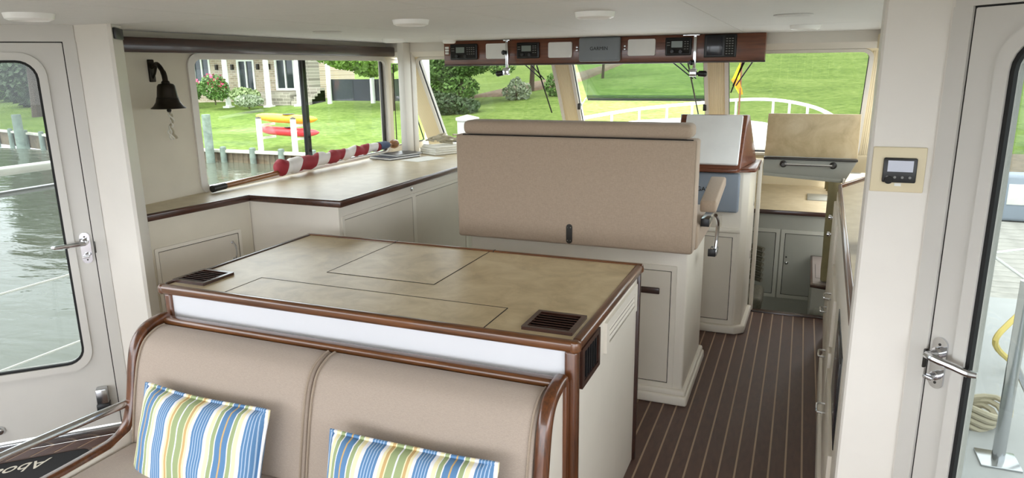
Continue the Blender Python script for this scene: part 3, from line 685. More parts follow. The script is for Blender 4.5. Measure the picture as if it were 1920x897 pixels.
# notebooks and paper
nb = thing('notebook',(-2.96,4.81,CZ),'thick dark spiral notebook lying on the left counter','notebook')
ua = Vector((0.28,0.96,0)).normalized(); va = Vector((-0.96,0.28,0)).normalized()
oB = Vector((-2.965,4.80,CZ))
MB().obox(oB,ua,va,Z,-0.16,0.16,-0.12,0.12,0.001,0.004).build('back_cover','navy',nb)
MB().obox(oB,ua,va,Z,-0.155,0.155,-0.115,0.112,0.004,0.016).build('pages','paper',nb)
MB().obox(oB,ua,va,Z,-0.16,0.16,-0.12,0.12,0.016,0.019,0.001).build('front_cover','navy',nb)
n2 = thing('notebook',(-2.93,4.86,CZ+0.019),'grey-covered notebook on top of the dark one','notebook')
oB = Vector((-2.945,4.845,CZ+0.019))
MB().obox(oB,ua,va,Z,-0.13,0.15,-0.11,0.10,0.0005,0.003).build('back_cover','black_plastic',n2)
MB().obox(oB,ua,va,Z,-0.125,0.145,-0.105,0.095,0.003,0.012).build('pages','paper',n2)
MB().obox(oB,ua,va,Z,-0.13,0.15,-0.11,0.10,0.012,0.0145,0.001).build('front_cover','dark_metal',n2)
tag(MB().obox(Vector((-2.70,4.78,CZ)),ua,va,Z,-0.15,0.15,-0.10,0.10,0.0004,0.0014).build('paper_sheet','paper'),'loose white sheet of paper beside the notebooks','paper')
# folded canvas with a coil of line
fc = thing('folded_canvas',(-2.80,5.14,CZ),'folded white canvas tied with rope on the counter corner','canvas')
oC = Vector((-2.72,5.22,CZ)); uc = Vector((0.45,0.89,0)).normalized(); vc = Vector((-0.89,0.45,0)).normalized()
for i,(a,b_,c,d) in enumerate(((-0.20,0.20,-0.12,0.12),(-0.19,0.20,-0.12,0.115),(-0.19,0.19,-0.11,0.115),(-0.18,0.18,-0.11,0.10))):
    MB().obox(oC,uc,vc,Z,a,b_,c,d,0.001+i*0.017,0.0175+i*0.017,0.007,3).build('fold','canvas_white',fc)
rr_ = random.Random(11)
for k in range(5):
    P=[]; cx,cy = rr_.uniform(-0.08,0.08),rr_.uniform(-0.04,0.04); a0 = rr_.uniform(0,6)
    for i in range(13):
        a = a0+i*2*pi/12*0.9; q = 0.05+0.02*math.sin(i*1.7+k)
        P.append(oC+uc*(cx+1.7*q*math.cos(a))+vc*(cy+q*math.sin(a))+Z*(0.078+0.008*k+0.026*(1+math.sin(a*1.5+k))*0.8))
    MB().tube(curve_pts(P,3),0.008,7).build('rope_loop','rope',fc)
tag(MB().prism([(-3.09,5.47,CZ),(-2.98,5.42,CZ),(-2.95,5.47,CZ),(-3.03,5.50,CZ)],(0,0,0.035),0.01,3).build('dark_pouch','navy'),'small dark pouch behind the folded canvas','pouch')

# ================================================================== BELL, VALANCE, LEFT FITTINGS
be = thing('ship_bell',(-3.04,2.755,1.565),"dark bronze ship's bell hanging on a wall bracket beside the left window",'bell')
by = 2.755; bx = -3.045
MB().box(-3.182,-3.168,by+0.02,by+0.055,1.70,1.815,0.004).build('wall_plate','bronze_dark',be)
MB().tube(curve_pts([(-3.17,by+0.037,1.775),(-3.13,by+0.033,1.792),(-3.09,by+0.015,1.778),(-3.055,by+0.004,1.742),(-3.045,by,1.705)],6),[0.011]*12+[0.012]*5+[0.014]*8,10).build('bracket_arm','bronze_dark',be)
MB().tube([(-3.17,by+0.037,1.72),(-3.15,by+0.035,1.745),(-3.13,by+0.032,1.785)],0.006,8).build('bracket_brace','bronze_dark',be)
MB().lathe([(0.0,0.140),(0.012,0.142),(0.020,0.134),(0.022,0.126),(0.036,0.122),(0.043,0.112),(0.046,0.09),(0.050,0.06),(0.054,0.048),(0.059,0.03),(0.071,0.012),(0.086,0.0),(0.082,-0.002),(0.055,0.022),(0.042,0.07),(0.0,0.10)],(bx,by,1.568),32).build('bell_body','bronze_dark',be)
for zz,rr in ((1.62,0.0535),(1.592,0.0605)): MB().lathe([(rr-0.004,-0.002),(rr+0.002,0),(rr-0.004,0.002)],(bx,by,zz),32).build('bead_ring','bronze_dark',be)
cl = MB().tube([(bx,by,1.66),(bx,by,1.565)],0.004,8).build('clapper','dark_metal',be)
MB().lathe([(0,-0.012),(0.009,-0.008),(0.012,0),(0.009,0.008),(0,0.012)],(bx,by,1.557),12).build('clapper_ball','dark_metal',cl)
P=[(bx+0.006*math.sin(i*1.3),by+0.010*math.sin(i*0.5)+0.0009*i,1.545-0.0085*i) for i in range(17)]
MB().tube(P,0.0065,8).build('lanyard','rope',be)
for k in range(2):
    P=[(bx+0.008*math.cos(i*0.9+k*pi),by+0.012*math.sin(i*0.4)+0.008*math.sin(i*0.9+k*pi),1.543-0.0085*i) for i in range(17)]
    MB().tube(curve_pts(P,2),0.0042,6).build('lanyard_strand','canvas_white',be)
tag(MB().box(-3.178,-3.10,2.425,5.10,1.850,1.922,0.004).build('window_valance','dark_wood'),'long dark wood blind valance above the left window','valance')
tag(MB().obox(Vector((-2.775,2.262,1.893)),Vector((-0.13,0.158,0)).normalized(),Z,Vector((0.158,0.13,0)).normalized(),0.02,0.17,0,0.048,0.0005,0.012,0.003).build('speaker_switch','black_plastic'),'small black sensor at the top of the left door pillar','sensor')
# door holder on the lower left door
dh = thing('door_holder',(-3.06,2.16,0.2),'grey magnetic door holder low on the left door','door holder')
oD = Vector((-3.026,2.215,0.0)); Ud = Vector((-s2,-s2,0)); Nd = Vector((s2,-s2,0))
MB().obox(oD,Ud,Z,Nd,0.035,0.085,0.185,0.262,0.002,0.05,0.006).build('housing','steel',dh)
MB().obox(oD,Ud,Z,Nd,0.032,0.088,0.150,0.186,0.002,0.054,0.004).build('catch','black_plastic',dh)
ds = thing('door_stop',(-3.30,1.90,0.06),'round chrome door stop at the foot of the left door','door stop')
MB().lathe([(0.022,0),(0.022,0.008),(0.016,0.018),(0.008,0.022)],oD+Ud*0.50+Z*0.12,18,Nd).build('stop_body','chrome',ds)
# mat
mt = thing('door_mat',(-3.05,1.85,0),'black rounded doormat with silver script by the left door','mat')
U3 = Vector((s2,s2,0)); V3 = Vector((-s2,s2,0)); oM = Vector((-3.045,1.80,0.0))
MB().plate(oM,U3,V3,Z,(-0.42,0.19,-0.33,0.17,0.05),0.0005,0.008).build('pad','mat_black',mt)
MB().ring(oM,U3,V3,Z,(-0.41,0.18,-0.32,0.16,0.045),(-0.422,0.192,-0.332,0.172,0.052),0.0005,0.0105).build('border','brown_leather',mt)
text('lettering','Aboard','lettering_silver',mt,(-3.19,1.765,0.0086),(0,0,math.radians(232)),0.105,0.45)
am = MB(); ac = Vector((-3.17,1.62,0.0086))
am.tube([ac+V3*0.04,ac-V3*0.03],0.003,6); am.tube(curve_pts([ac+U3*0.035,ac+U3*0.025-V3*0.03,ac-V3*0.04,ac-U3*0.025-V3*0.03,ac-U3*0.035],4),0.003,6); am.tube([ac+V3*0.025+U3*0.02,ac+V3*0.025-U3*0.02],0.003,6)
am.build('anchor_emblem','lettering_silver',mt)

# ================================================================== OVERHEAD INSTRUMENT PANEL
op = thing('overhead_console',(-1.42,5.02,1.77),'varnished wood overhead instrument panel above the windshield','panel')
MB().box(-2.592,-0.255,4.985,5.09,1.772,CEIL-0.002,0.004).build('board','panel_wood',op)
MB().box(-2.594,-0.25,4.980,4.992,1.768,1.780,0.003).build('bottom_lip','dark_wood_x',op)
PY = 4.985
def radio(xa,xb,za,zb,label,keys):
    r_ = thing('marine_radio',((xa+xb)/2,PY,za),label,'radio','black radios in the overhead panel')
    bd = MB().box(xa,xb,PY-0.020,PY-0.001,za,zb,0.008,3).build('case','black_plastic',r_)
    w_,h_ = xb-xa,zb-za
    MB().box(xa+0.012,xb-0.012,PY-0.026,PY-0.019,za+0.012,zb-0.012,0.004).build('fascia','black_line',r_)
    MB().box(xa+w_*0.24,xa+w_*(0.55 if keys else 0.66),PY-0.0275,PY-0.025,za+h_*0.44,za+h_*0.80,0.001,1).build('screen','lcd_grey',r_)
    for fx,fz,rad in ((0.28,0.24,0.014),(0.60,0.22,0.014)):
        k_ = MB().lathe([(rad,0),(rad,0.012),(rad*0.8,0.015),(0,0.0155)],(xa+w_*fx,PY-0.025,za+h_*fz),14,(0,-1,0)).build('knob','black_plastic',r_)
    cols = [0.10,0.16] + ([0.66,0.74,0.82,0.90] if keys else [0.76,0.86])
    for cx_ in cols:
        for rz in (0.36,0.50,0.64,0.76) if cx_ > 0.5 else (0.58,0.72):
            MB().box(xa+w_*cx_-0.005,xa+w_*cx_+0.005,PY-0.0285,PY-0.0255,za+h_*rz-0.0025,za+h_*rz+0.0025).build('key','key_grey',r_)
radio(-2.532,-2.304,1.814,1.930,'black radio with keypad at the left end of the overhead panel',True)
radio(-1.984,-1.808,1.816,1.930,'black square radio between two white covers on the overhead panel',False)
radio(-0.898,-0.722,1.818,1.936,'black square radio beside the right grab bar on the overhead panel',False)
for xa,xb,za,zb,lb in ((-2.232,-2.055,1.818,1.928,'white rounded instrument cover behind the left grab bar'),(-1.738,-1.560,1.818,1.926,'white rounded instrument cover just left of the grey display cover'),(-1.155,-0.966,1.822,1.932,'white rounded instrument cover just right of the grey display cover')):
    tag(MB().plate(Vector((0,PY-0.001,0)),X,Z,-Y,(xa,xb,za,zb,0.012),0,0.016).build('instrument_cover','cover_white'),lb,'cover','white instrument covers')
gc = tag(MB().box(-1.50,-1.205,PY-0.05,PY-0.001,1.786,CEIL-0.004,0.014,4).build('display_cover','cover_grey'),'dark grey display cover with black lettering in the overhead panel','cover')
text('lettering','GARMIN','lettering_black',gc,(-1.352,PY-0.052,1.874),(pi/2,0,0),0.034)
for xx in (-1.525,-1.18):
    for zz in (1.868,1.888):
        MB().lathe([(0.008,0),(0.008,0.010),(0.004,0.012)],(xx,PY-0.0005,zz),12,(0,-1,0)).build('bracket_knob','chrome',gc)
pl = thing('chart_plotter',(-0.54,PY,1.80),'black chart plotter with keypad at the right end of the overhead panel','plotter')
MB().box(-0.640,-0.434,PY-0.024,PY-0.001,1.802,1.948,0.006,3).build('case','black_plastic',pl)
MB().box(-0.622,-0.522,PY-0.028,PY-0.023,1.816,1.936,0.003).build('screen','screen_dark',pl)
MB().box(-0.508,-0.446,PY-0.027,PY-0.023,1.812,1.938,0.003).build('keypad','black_line',pl)
for i in range(3):
    for j in range(7): MB().box(-0.500+0.018*i,-0.489+0.018*i,PY-0.0295,PY-0.0265,1.822+0.016*j,1.828+0.016*j).build('key','key_grey',pl)
sw = thing('switch_cluster',(-2.563,PY,1.86),'small white switch plate at the left end of the overhead panel','switch')
for zz in (1.865,1.885,1.905): MB().box(-2.580,-2.548,PY-0.006,PY-0.0005,zz-0.008,zz+0.008,0.002).build('rocker','cover_white',sw)
def grab(xx,zb,label,side):
    g_ = thing('overhead_bracket',(xx,PY-0.05,zb),label,'bracket')
    MB().box(xx-0.010,xx+0.010,PY-0.075,PY-0.058,zb+0.04,CEIL-0.003,0.003).build('rod','chrome',g_)
    MB().box(xx-(0.08 if side > 0 else 0.02),xx+0.03,PY-0.09,PY-0.045,CEIL-0.014,CEIL-0.002,0.003).build('ceiling_foot','chrome',g_)
    MB().box(xx-0.028,xx+0.018,PY-0.09,PY-0.045,zb,zb+0.05,0.005).build('clamp','chrome',g_)
    MB().lathe([(0.016,0),(0.018,0.012),(0.012,0.02)],(xx-0.012,PY-0.085,zb+0.09 if side>0 else zb+0.16),12,(-0.6,-0.8,0)).build('locking_knob','black_plastic',g_)
    dr = Vector((1,-0.1,-0.05)) if side > 0 else Vector((-1,-0.1,-0.15))
    MB().lathe([(0.010,0),(0.010,0.03),(0.019,0.032),(0.021,0.075),(0.014,0.085)],(xx,PY-0.07,zb+0.02),14,dr).build('handle_knob','black_plastic',g_)
grab(-2.040,1.70,'chrome hanging bracket with black knob at the left of the panel',-1)
grab(-0.692,1.68,'chrome hanging bracket with black handle beside the chart plotter',1)

# ================================================================== CEILING LIGHTS
LT = [(-2.534,1.748,1,'white-ringed ceiling light above the left door'),(-1.586,2.752,1,'white-ringed ceiling light just left of the overhead console'),(-0.772,2.749,1,'white-ringed ceiling light in front of the grey overhead cover'),(-0.022,4.258,1,'white-ringed ceiling light above the raised hatch lid'),(-2.445,3.331,0,'flat white ceiling disc near the left window valance'),(-2.671,4.386,1,'recessed ceiling light in the far left front corner'),(-2.45,4.80,1,'small ceiling light beside the left end of the panel'),(-0.069,3.326,0,'flat white ceiling disc near the right pillar')]
for (lx,ly,kd,lb) in LT:
    l_ = thing('ceiling_light',(lx,ly,CEIL-0.02),lb,'light','round ceiling lights')
    R_ = 0.079 if ly < 4.7 else 0.05
    if kd:
        MB().lathe([(0.048/0.079*R_,0.001),(0.050/0.079*R_,-0.012),(0.060/0.079*R_,-0.024),(0.074/0.079*R_,-0.018),(R_,0.0),(R_,0.001)],(lx,ly,CEIL-0.001),32).build('trim_ring','lamp_ring',l_)
        MB().lathe([(0,-0.008),(0.047/0.079*R_,-0.006),(0.049/0.079*R_,0)],(lx,ly,CEIL-0.002),28).build('lens','lamp_lens',l_)
    else:
        MB().lathe([(0,-0.009),(0.06,-0.008),(0.078,-0.003),(0.079,0.0)],(lx,ly,CEIL-0.001),32).build('disc','ceiling_vinyl',l_)

# ================================================================== CONTROL DISPLAY ON THE RIGHT PILLAR
cd_ = thing('control_display',(0.253,2.147,1.41),'cream wall plate with a small dark control display on the right pillar','control panel')
MB().box(0.187,0.316,2.140,2.1465,1.409,1.531,0.003).build('plate','cream_plate',cd_)
MB().box(0.214,0.295,2.130,2.1405,1.436,1.503,0.004).build('bezel','black_plastic',cd_)
MB().box(0.2245,0.2855,2.1288,2.1305,1.466,1.496).build('screen','screen_pale',cd_)
for i in range(4): MB().lathe([(0.0035,0),(0.0035,0.002)],(0.226+0.018*i,2.1305,1.451),10,(0,-1,0)).build('button','key_grey',cd_)
MB().lathe([(0.011,0),(0.010,0.004),(0,0.0045)],(0.230,2.1305,1.443),14,(0,-1,0)).build('dial','black_line',cd_)
MB().box(0.246,0.262,2.1385,2.1402,1.426,1.434).build('maker_tag','paper',cd_)
# ================================================================== COMPANIONWAY AND LOWER CABIN
hl = tag(MB().hexa([(-0.224,5.235,1.128),(0.366,5.235,1.128),(0.366,5.255,1.128),(-0.224,5.255,1.128),(-0.216,5.215,1.424),(0.362,5.215,1.424),(0.362,5.235,1.424),(-0.216,5.235,1.424)],0.003).build('companionway_hatch','laminate'),'raised tan hatch lid standing above the companionway','hatch lid')
hd = thing('companionway_header',(0.07,5.22,1.0),'grey companionway head board with a chrome grab rail','head board')
MB().hexa([(-0.222,5.19,1.005),(0.30,5.19,0.975),(0.30,5.26,0.975),(-0.222,5.26,1.005),(-0.226,5.20,1.122),(0.368,5.20,1.122),(0.368,5.26,1.122),(-0.226,5.26,1.122)],0.003).build('board','grey_cabin',hd)
MB().box(-0.226,0.368,5.185,5.262,1.112,1.126,0.003).build('top_strip','dark_metal',hd)
MB().hexa([(-0.222,5.176,1.000),(0.30,5.176,0.968),(0.30,5.192,0.968),(-0.222,5.192,1.000),(-0.222,5.176,1.022),(0.305,5.176,0.99),(0.305,5.192,0.99),(-0.222,5.192,1.022)],0.002).build('lower_rail','grey_cabin',hd)
MB().tube([(-0.09,5.165,1.082),(0.215,5.165,1.082)],0.008,10).build('grab_rail','chrome',hd)
for xx in (-0.095,0.22):
    MB().lathe([(0.024,0),(0.024,0.006),(0.011,0.012),(0.011,0.04)],(xx,5.198,1.082),16,(0,-1,0)).build('rail_rose','dark_metal',hd)
struct(MB().box(-0.255,-0.228,5.155,5.20,-0.02,1.10,0.004).build('trim_12','cabinet_white'))
struct(MB().box(0.285,0.30,5.155,5.20,-0.02,1.0,0.004).build('trim_13','cabinet_white'))
# lower cabin shell
ls = MB()
ls.box(-1.0,0.95,5.20,8.2,-0.66,-0.60)
struct(ls.build('floor_lower','grey_cabin'))
struct(MB().box(-1.0,-0.95,5.2,8.2,-0.6,1.0).build('wall_lower_left','grey_cabin'))
struct(MB().box(0.9,0.95,5.2,8.2,-0.6,0.58).box(0.9,0.95,5.2,5.5,0.58,1.0).box(0.9,0.95,7.4,8.2,0.58,1.0).build('wall_lower_right','grey_cabin'))
struct(MB().box(-1.0,0.95,7.60,7.66,-0.6,1.0).build('wall_lower_front','cream_plate'))
struct(MB().box(-0.26,0.30,5.19,5.22,-0.6,-0.03).build('wall_lower_step','grey_cabin'))
lk = thing('cabin_locker',(0,6.3,-0.6),'grey locker with two panel doors in the lower cabin','locker')
MB().box(-0.95,0.90,6.20,7.60,-0.6,0.535).build('body','grey_cabin',lk)
oL = Vector((0,6.20,0))
for a,b_ in ((-0.62,-0.125),(-0.055,0.40)):
    MB().ring(oL,X,Z,-Y,(a,b_,-0.17,0.37,0.002),(a-0.03,b_+0.03,-0.20,0.40,0.006),-0.002,0.008).build('door_frame','grey_frame',lk)
    MB().obox(oL,X,Z,-Y,a,b_,-0.17,0.37,-0.001,0.001).build('door_gap','black_line',lk)
    d_ = MB().obox(oL,X,Z,-Y,a+0.005,b_-0.005,-0.165,0.365,0,0.005).build('door','grey_cabin',lk)
    if a > -0.3:
        MB().lathe([(0.014,0),(0.014,0.006),(0.008,0.01)],(-0.025,6.195,0.115),14,(0,-1,0)).build('latch_ring','chrome',d_)
        MB().lathe([(0.007,0),(0.007,0.006)],(-0.032,6.195,0.165),10,(0,-1,0)).build('lock','dark_metal',d_)
lt_ = tag(MB().box(-0.95,0.90,6.185,7.60,0.537,0.562).build('locker_top','laminate_light'),'pale laminate top of the lower cabin locker','counter')
MB().box(-0.95,0.90,6.175,6.188,0.530,0.566,0.004).build('edge_trim','dark_wood_x',lt_)
tag(MB().box(0.10,0.27,6.75,7.05,0.563,0.575,0.003).build('vent_plate','grey_cabin'),'small grey vent plate on the pale locker top','vent')
cu = thing('curtain',(0.28,6.9,0.56),'tan pleated curtain at the right of the lower cabin','curtain')
for i in range(5):
    MB().lathe([(0.028,0.0),(0.032,0.2),(0.026,0.42)],(0.285+0.01*i,7.45-0.12*i,0.565),10).build('pleat','curtain',cu)
tag(MB().lathe([(0.036,0.21),(0.040,0.3),(0.038,0.4),(0.042,0.6),(0.04,1.0)],(0.252,5.42,0.0),18).build('rolled_blind','curtain'),'rolled khaki door curtain hanging beside the companionway','curtain')
dk = thing('cabin_desk',(0.25,5.7,-0.6),'small dark-edged step desk with a drawer at the foot of the companionway','desk')
dp = [(0.150,5.32),(0.45,5.24),(0.45,6.18),(0.155,6.18)]
MB().prism([(p[0]+0.012 if p[0]<0.3 else p[0],p[1],-0.6) for p in dp],(0,0,0.775)).build('body','grey_cabin',dk)
MB().prism([(p[0],p[1],0.176) for p in dp],(0,0,0.022),0.004).build('top','dark_wood',dk)
MB().prism([(0.166,5.345,0.1985),(0.45,5.27,0.1985),(0.45,6.15,0.1985),(0.17,6.15,0.1985)],(0,0,0.002)).build('inlay','desk_top',dk)
MB().prism([(0.185,5.50,0.2006),(0.40,5.46,0.2006),(0.40,5.9,0.2006),(0.187,5.9,0.2006)],(0,0,0.0005)).build('leaf_joint','black_line',dk)
MB().prism([(0.188,5.503,0.2012),(0.397,5.464,0.2012),(0.397,5.897,0.2012),(0.19,5.897,0.2012)],(0,0,0.0005)).build('leaf','desk_top',dk)
uD = Vector((0.30,-0.08,0)).normalized(); nD = Vector((-0.08,-0.30,0)).normalized(); oQ = Vector((0.162,5.318,0))
dw = MB().obox(oQ,uD,Z,nD,0.03,0.28,-0.14,0.03,0,0.008,0.002).build('drawer','grey_cabin',dk)
MB().lathe([(0.012,0),(0.013,0.012),(0,0.016)],oQ+uD*0.11+Z*(-0.05)+nD*0.008,12,nD).build('knob','chrome',dw)
ch = thing('rattan_chair',(-0.305,5.75,-0.6),'dark woven chair half hidden at the left of the lower cabin','chair')
MB().box(-0.545,-0.18,5.55,5.95,-0.14,-0.02,0.04,4).build('seat','rattan',ch)
for i in range(7):
    MB().tube(curve_pts([(-0.505,5.93-0.004*i,0.02+0.045*i),(-0.345,5.97,0.03+0.045*i),(-0.205,5.92-0.006*i,0.02+0.045*i)],4),0.02,8).build('back_coil','rattan',ch)
for a,b_ in ((-0.515,5.58),(-0.215,5.58),(-0.515,5.92),(-0.215,5.92)): MB().tube([(a,b_,-0.6),(a,b_,-0.12)],0.018,8).build('leg','rattan',ch)

# ================================================================== GALLEY
ga = thing('galley_cabinet',(0.35,3.6,0),'grey-white galley cabinet with drawer pulls behind the right pillar','cabinet')
gx = lambda y_: 0.184+0.0225*(y_-2.23)
MB().prism([(gx(2.235),2.235,0),(gx(4.80),4.80,0),(0.42,5.15,0),(0.485,5.15,0),(0.415,2.235,0)],(0,0,0.97)).build('body','cabinet_white',ga)
MB().prism([(gx(2.25)-0.028,2.25,0),(gx(4.2)-0.028,4.16,0),(gx(4.2)-0.01,4.22,0),(gx(4.2)+0.02,4.24,0),(gx(2.25)+0.02,2.25,0)],(0,0,0.115),0.010,3).build('plinth','cabinet_white',ga)
Ug = Vector((0.0225,1,0)).normalized(); Ng = Vector((-1,0.0225,0)).normalized(); oG = Vector((gx(2.235),2.235,0))
def front(name,a,b_,c,d,mat='cabinet_door'): return MB().obox(oG,Ug,Z,Ng,a-2.235,b_-2.235,c,d,-0.004,0.014,0.004).build(name,mat,ga)
def pull(parent,yc,zc,L_=0.09,vert=False):
    f = lambda u,v,n: oG+Ug*(u-2.235)+Z*v+Ng*n
    P = [f(yc-L_/2,zc,0.012),f(yc-L_/2,zc,0.038),f(yc-L_/2+0.012,zc,0.046),f(yc+L_/2-0.012,zc,0.046),f(yc+L_/2,zc,0.038),f(yc+L_/2,zc,0.012)]
    MB().tube(curve_pts(P,3),0.005,8).build('pull','chrome',parent)
for (a,b_,c,d) in ((3.30,3.95,0.50,0.72),(3.30,3.95,0.15,0.47),(2.45,3.25,0.15,0.42)):
    f_ = front('drawer',a,b_,c,d); pull(f_,(a+b_)/2 if a > 3 else 3.05,(c+d)/2+0.03)
f_ = front('door',4.0,4.75,0.15,0.92); pull(f_,4.15,0.40)
ov = MB().obox(oG,Ug,Z,Ng,0.185,0.715,0.46,0.80,-0.004,0.003,0.001).build('oven_door','black_plastic',ga)
MB().obox(oG,Ug,Z,Ng,0.23,0.68,0.50,0.76,0.002,0.005,0.001).build('oven_glass','screen_dark',ov)
gt = tag(MB().prism([(gx(2.235)+0.01,2.235,0.972),(gx(4.78)+0.012,4.78,0.972),(0.415,5.18,0.972),(0.485,5.18,0.972),(0.415,2.235,0.972)],(0,0,0.026)).build('galley_counter','laminate_light'),'tan galley counter with wood fiddle rail behind the right pillar','counter')
def fiddle(a,b_,h=0.022,mat='wood_y'):
    a,b_ = Vector(a),Vector(b_); d = (b_-a).normalized(); n_ = d.cross(Z)
    MB().obox(a,d,Z,n_,0,(b_-a).length,0.973,0.998+h,-0.010,0.010,0.005,3).build('fiddle_rail',mat,gt)
fiddle((gx(2.235)+0.006,2.24,0),(gx(4.78)+0.012,4.785,0)); fiddle((gx(4.78)+0.012,4.78,0),(0.425,5.18,0))
tag(MB().box(0.285,0.33,3.05,3.30,0.999,1.10,0.006).build('knife_block','wood_z'),'small wooden block on the galley counter beside the right pillar','block')
for zz in (0.80,0.69):
    kk = thing('cabinet_latch',(0.235,4.76,zz),'chrome latch on the forward galley edge, %s of the pair' % ('upper' if zz > 0.75 else 'lower'),'latch','chrome latches on the galley edge')
    c0 = Vector((gx(4.80)+0.012,4.815,zz))
    MB().lathe([(0.014,0),(0.014,0.006),(0.008,0.01),(0.008,0.03),(0.015,0.034),(0.016,0.046),(0,0.05)],c0,14,Vector((-1,0.2,0))).build('knob','chrome',kk)
# ================================================================== OUTSIDE: LAND, WATER, SEAWALL
def ysea(x): return 25.0 if x > -27 else 25.0+(-27-x)*0.24
def sm(a,b_,x):
    t_ = max(0,min(1,(x-a)/(b_-a))); return t_*t_*(3-2*t_)
def gh(x,y):
    d = y-ysea(x); t_ = sm(-24,-12,x)
    l = -1.80+min(max(d,0),16)*0.094+max(0,d-16)*0.03+max(0,d-38)*0.11; r = -1.75+0.128*d
    return l*(1-t_)+r*t_+0.05*math.sin(x*0.4)*math.sin(y*0.37)
lw = MB(); bm = lw.bm; g={}
NX,NY = 110,60
for i in range(NX+1):
    for j in range(NY+1):
        x_ = -110+150*i/NX; y_ = ysea(x_)+0.15+100*(j/NY)**1.6
        g[i,j] = bm.verts.new((x_,y_,gh(x_,y_)))
for i in range(NX):
    for j in range(NY): bm.faces.new((g[i,j],g[i+1,j],g[i+1,j+1],g[i,j+1]))
lw = lw.build('lawn','grass',None,80); struct(lw,'wide sloping green lawn rising from the seawall','lawn')
struct(MB().box(-160,80,-90,26,-2.6,-2.3).build('water','water'),'grey-green harbour water beside the boat','water')
# bulkhead seawall with boards, cap and piles
swl = thing('seawall',(-25,25,-2.6),'timber seawall with a pale cap between water and lawn','seawall')
pts_ = [(-70,ysea(-70)),(-27,25.0),(-8,25.0)]
for (xa,ya),(xb,yb) in zip(pts_[:-1],pts_[1:]):
    d = Vector((xb-xa,yb-ya,0)); L_ = d.length; d.normalize(); n_ = d.cross(Z)
    o_ = Vector((xa,ya,0))
    MB().obox(o_,d,Z,n_,0,L_,-1.86,-1.74,-0.12,0.22,0.01).build('cap','seawall_cap',swl)
    if xa < -50: MB().obox(o_,d,Z,n_,0,L_,-2.7,-1.86,-0.02,0.05).build('planking','seawall_wood',swl)
bsrc = None; k=0; xx=-27.0
while xx < -8:
    dz = 0.0
    if bsrc is None: bsrc = MB().box(xx,xx+0.285,24.95,25.02,-2.7,-1.86,0.01,1).build('board','seawall_wood',swl)
    else: piece(bsrc,'board',swl,((xx+27.0),random.uniform(-0.02,0.02),0))
    xx += 0.30
psrc=None
for i,xx in enumerate([-66+2.2*q for q in range(18)]+[-26.3,-24.4,-22.7,-21.1,-19.4,-17.6,-15.4,-13]):
    if psrc is None: psrc = MB().lathe([(0.14,-2.9),(0.14,-1.62),(0.10,-1.58),(0,-1.57)],(xx,ysea(xx)-0.2,0),12).build('pile','piling_wood',swl); x00,y00=xx,ysea(xx)
    else: piece(psrc,'pile',swl,(xx-x00,ysea(xx)-y00,0))
def piling(x_,y_,top,r_,label,mat='piling_wood',cap=None):
    t_ = thing('mooring_piling',(x_,y_,-2.6),label,'piling')
    MB().lathe([(r_,-2.9),(r_*0.98,top-0.03),(r_*0.9,top),(0,top+0.005)],(x_,y_,0),14).build('post',mat,t_)
    if cap: MB().lathe([(r_*1.12,top-0.06),(r_*1.12,top+0.02),(0,top+0.12)],(x_,y_,0),14).build('cap',cap,t_)
piling(-24.9,24.5,-0.12,0.19,'tall weathered piling standing in the water left of the kayaks')
piling(-43.5,28.2,-0.60,0.26,'weathered piling seen through the left door glass')
piling(-9.9,20.5,0.20,0.34,'white-topped piling seen through the left windshield pane','weathered_white','weathered_white')
piling(-4.0,14.5,0.55,0.20,'pale grey piling seen below the open centre windshield pane','weathered_white')
# kayak rack and kayaks
kr = thing('kayak_rack',(-21.5,25.4,-1.8),'white timber kayak rack at the seawall edge','rack')
for xx in (-22.45,-20.55):
    MB().box(xx-0.09,xx+0.09,25.00,25.17,-1.738,-0.30).build('post','weathered_white',kr)
    MB().lathe([(0.14,0),(0.10,0.05),(0,0.09)],(xx,25.085,-0.30),8).build('post_cap','lantern',kr)
    for zz in (-0.56,-1.14): MB().box(xx-0.05,xx+0.95*0+0.05,25.172,26.1,zz-0.1,zz).build('arm','weathered_white',kr)
def kayak(z_,mat,label,sk):
    n = 22; A=[]
    for i in range(n+1):
        u = -1+2*i/n; wd = 0.36*max(0.02,(1-abs(u)**2.4))**0.7; up = 0.06+0.14*abs(u)**2.5; hh = 0.215*max(0.05,(1-abs(u)**4))**0.6
        xx = -21.35+1.68*u+sk; cz = z_+0.225+up*0.3-0.05*u
        A.append([Vector((xx,25.62+wd*math.cos(a),cz+hh*math.sin(a)*(1.0 if math.sin(a)<0 else 0.85))) for a in [2*pi*k/12 for k in range(12)]])
    ky = thing('kayak',(-21.35,25.62,z_),label,'kayak','kayaks on the rack')
    MB().loops(A).build('hull',mat,ky,60)
    MB().lathe([(0.26,0.0),(0.28,0.02),(0.24,0.03)],(-21.2+sk,25.62,z_+0.41),18).build('cockpit_rim','black_plastic',ky)
kayak(-0.56,'kayak_orange','yellow-orange kayak on the upper arms of the rack',0); kayak(-1.14,'kayak_red','red kayak on the lower arms of the rack',0.05)
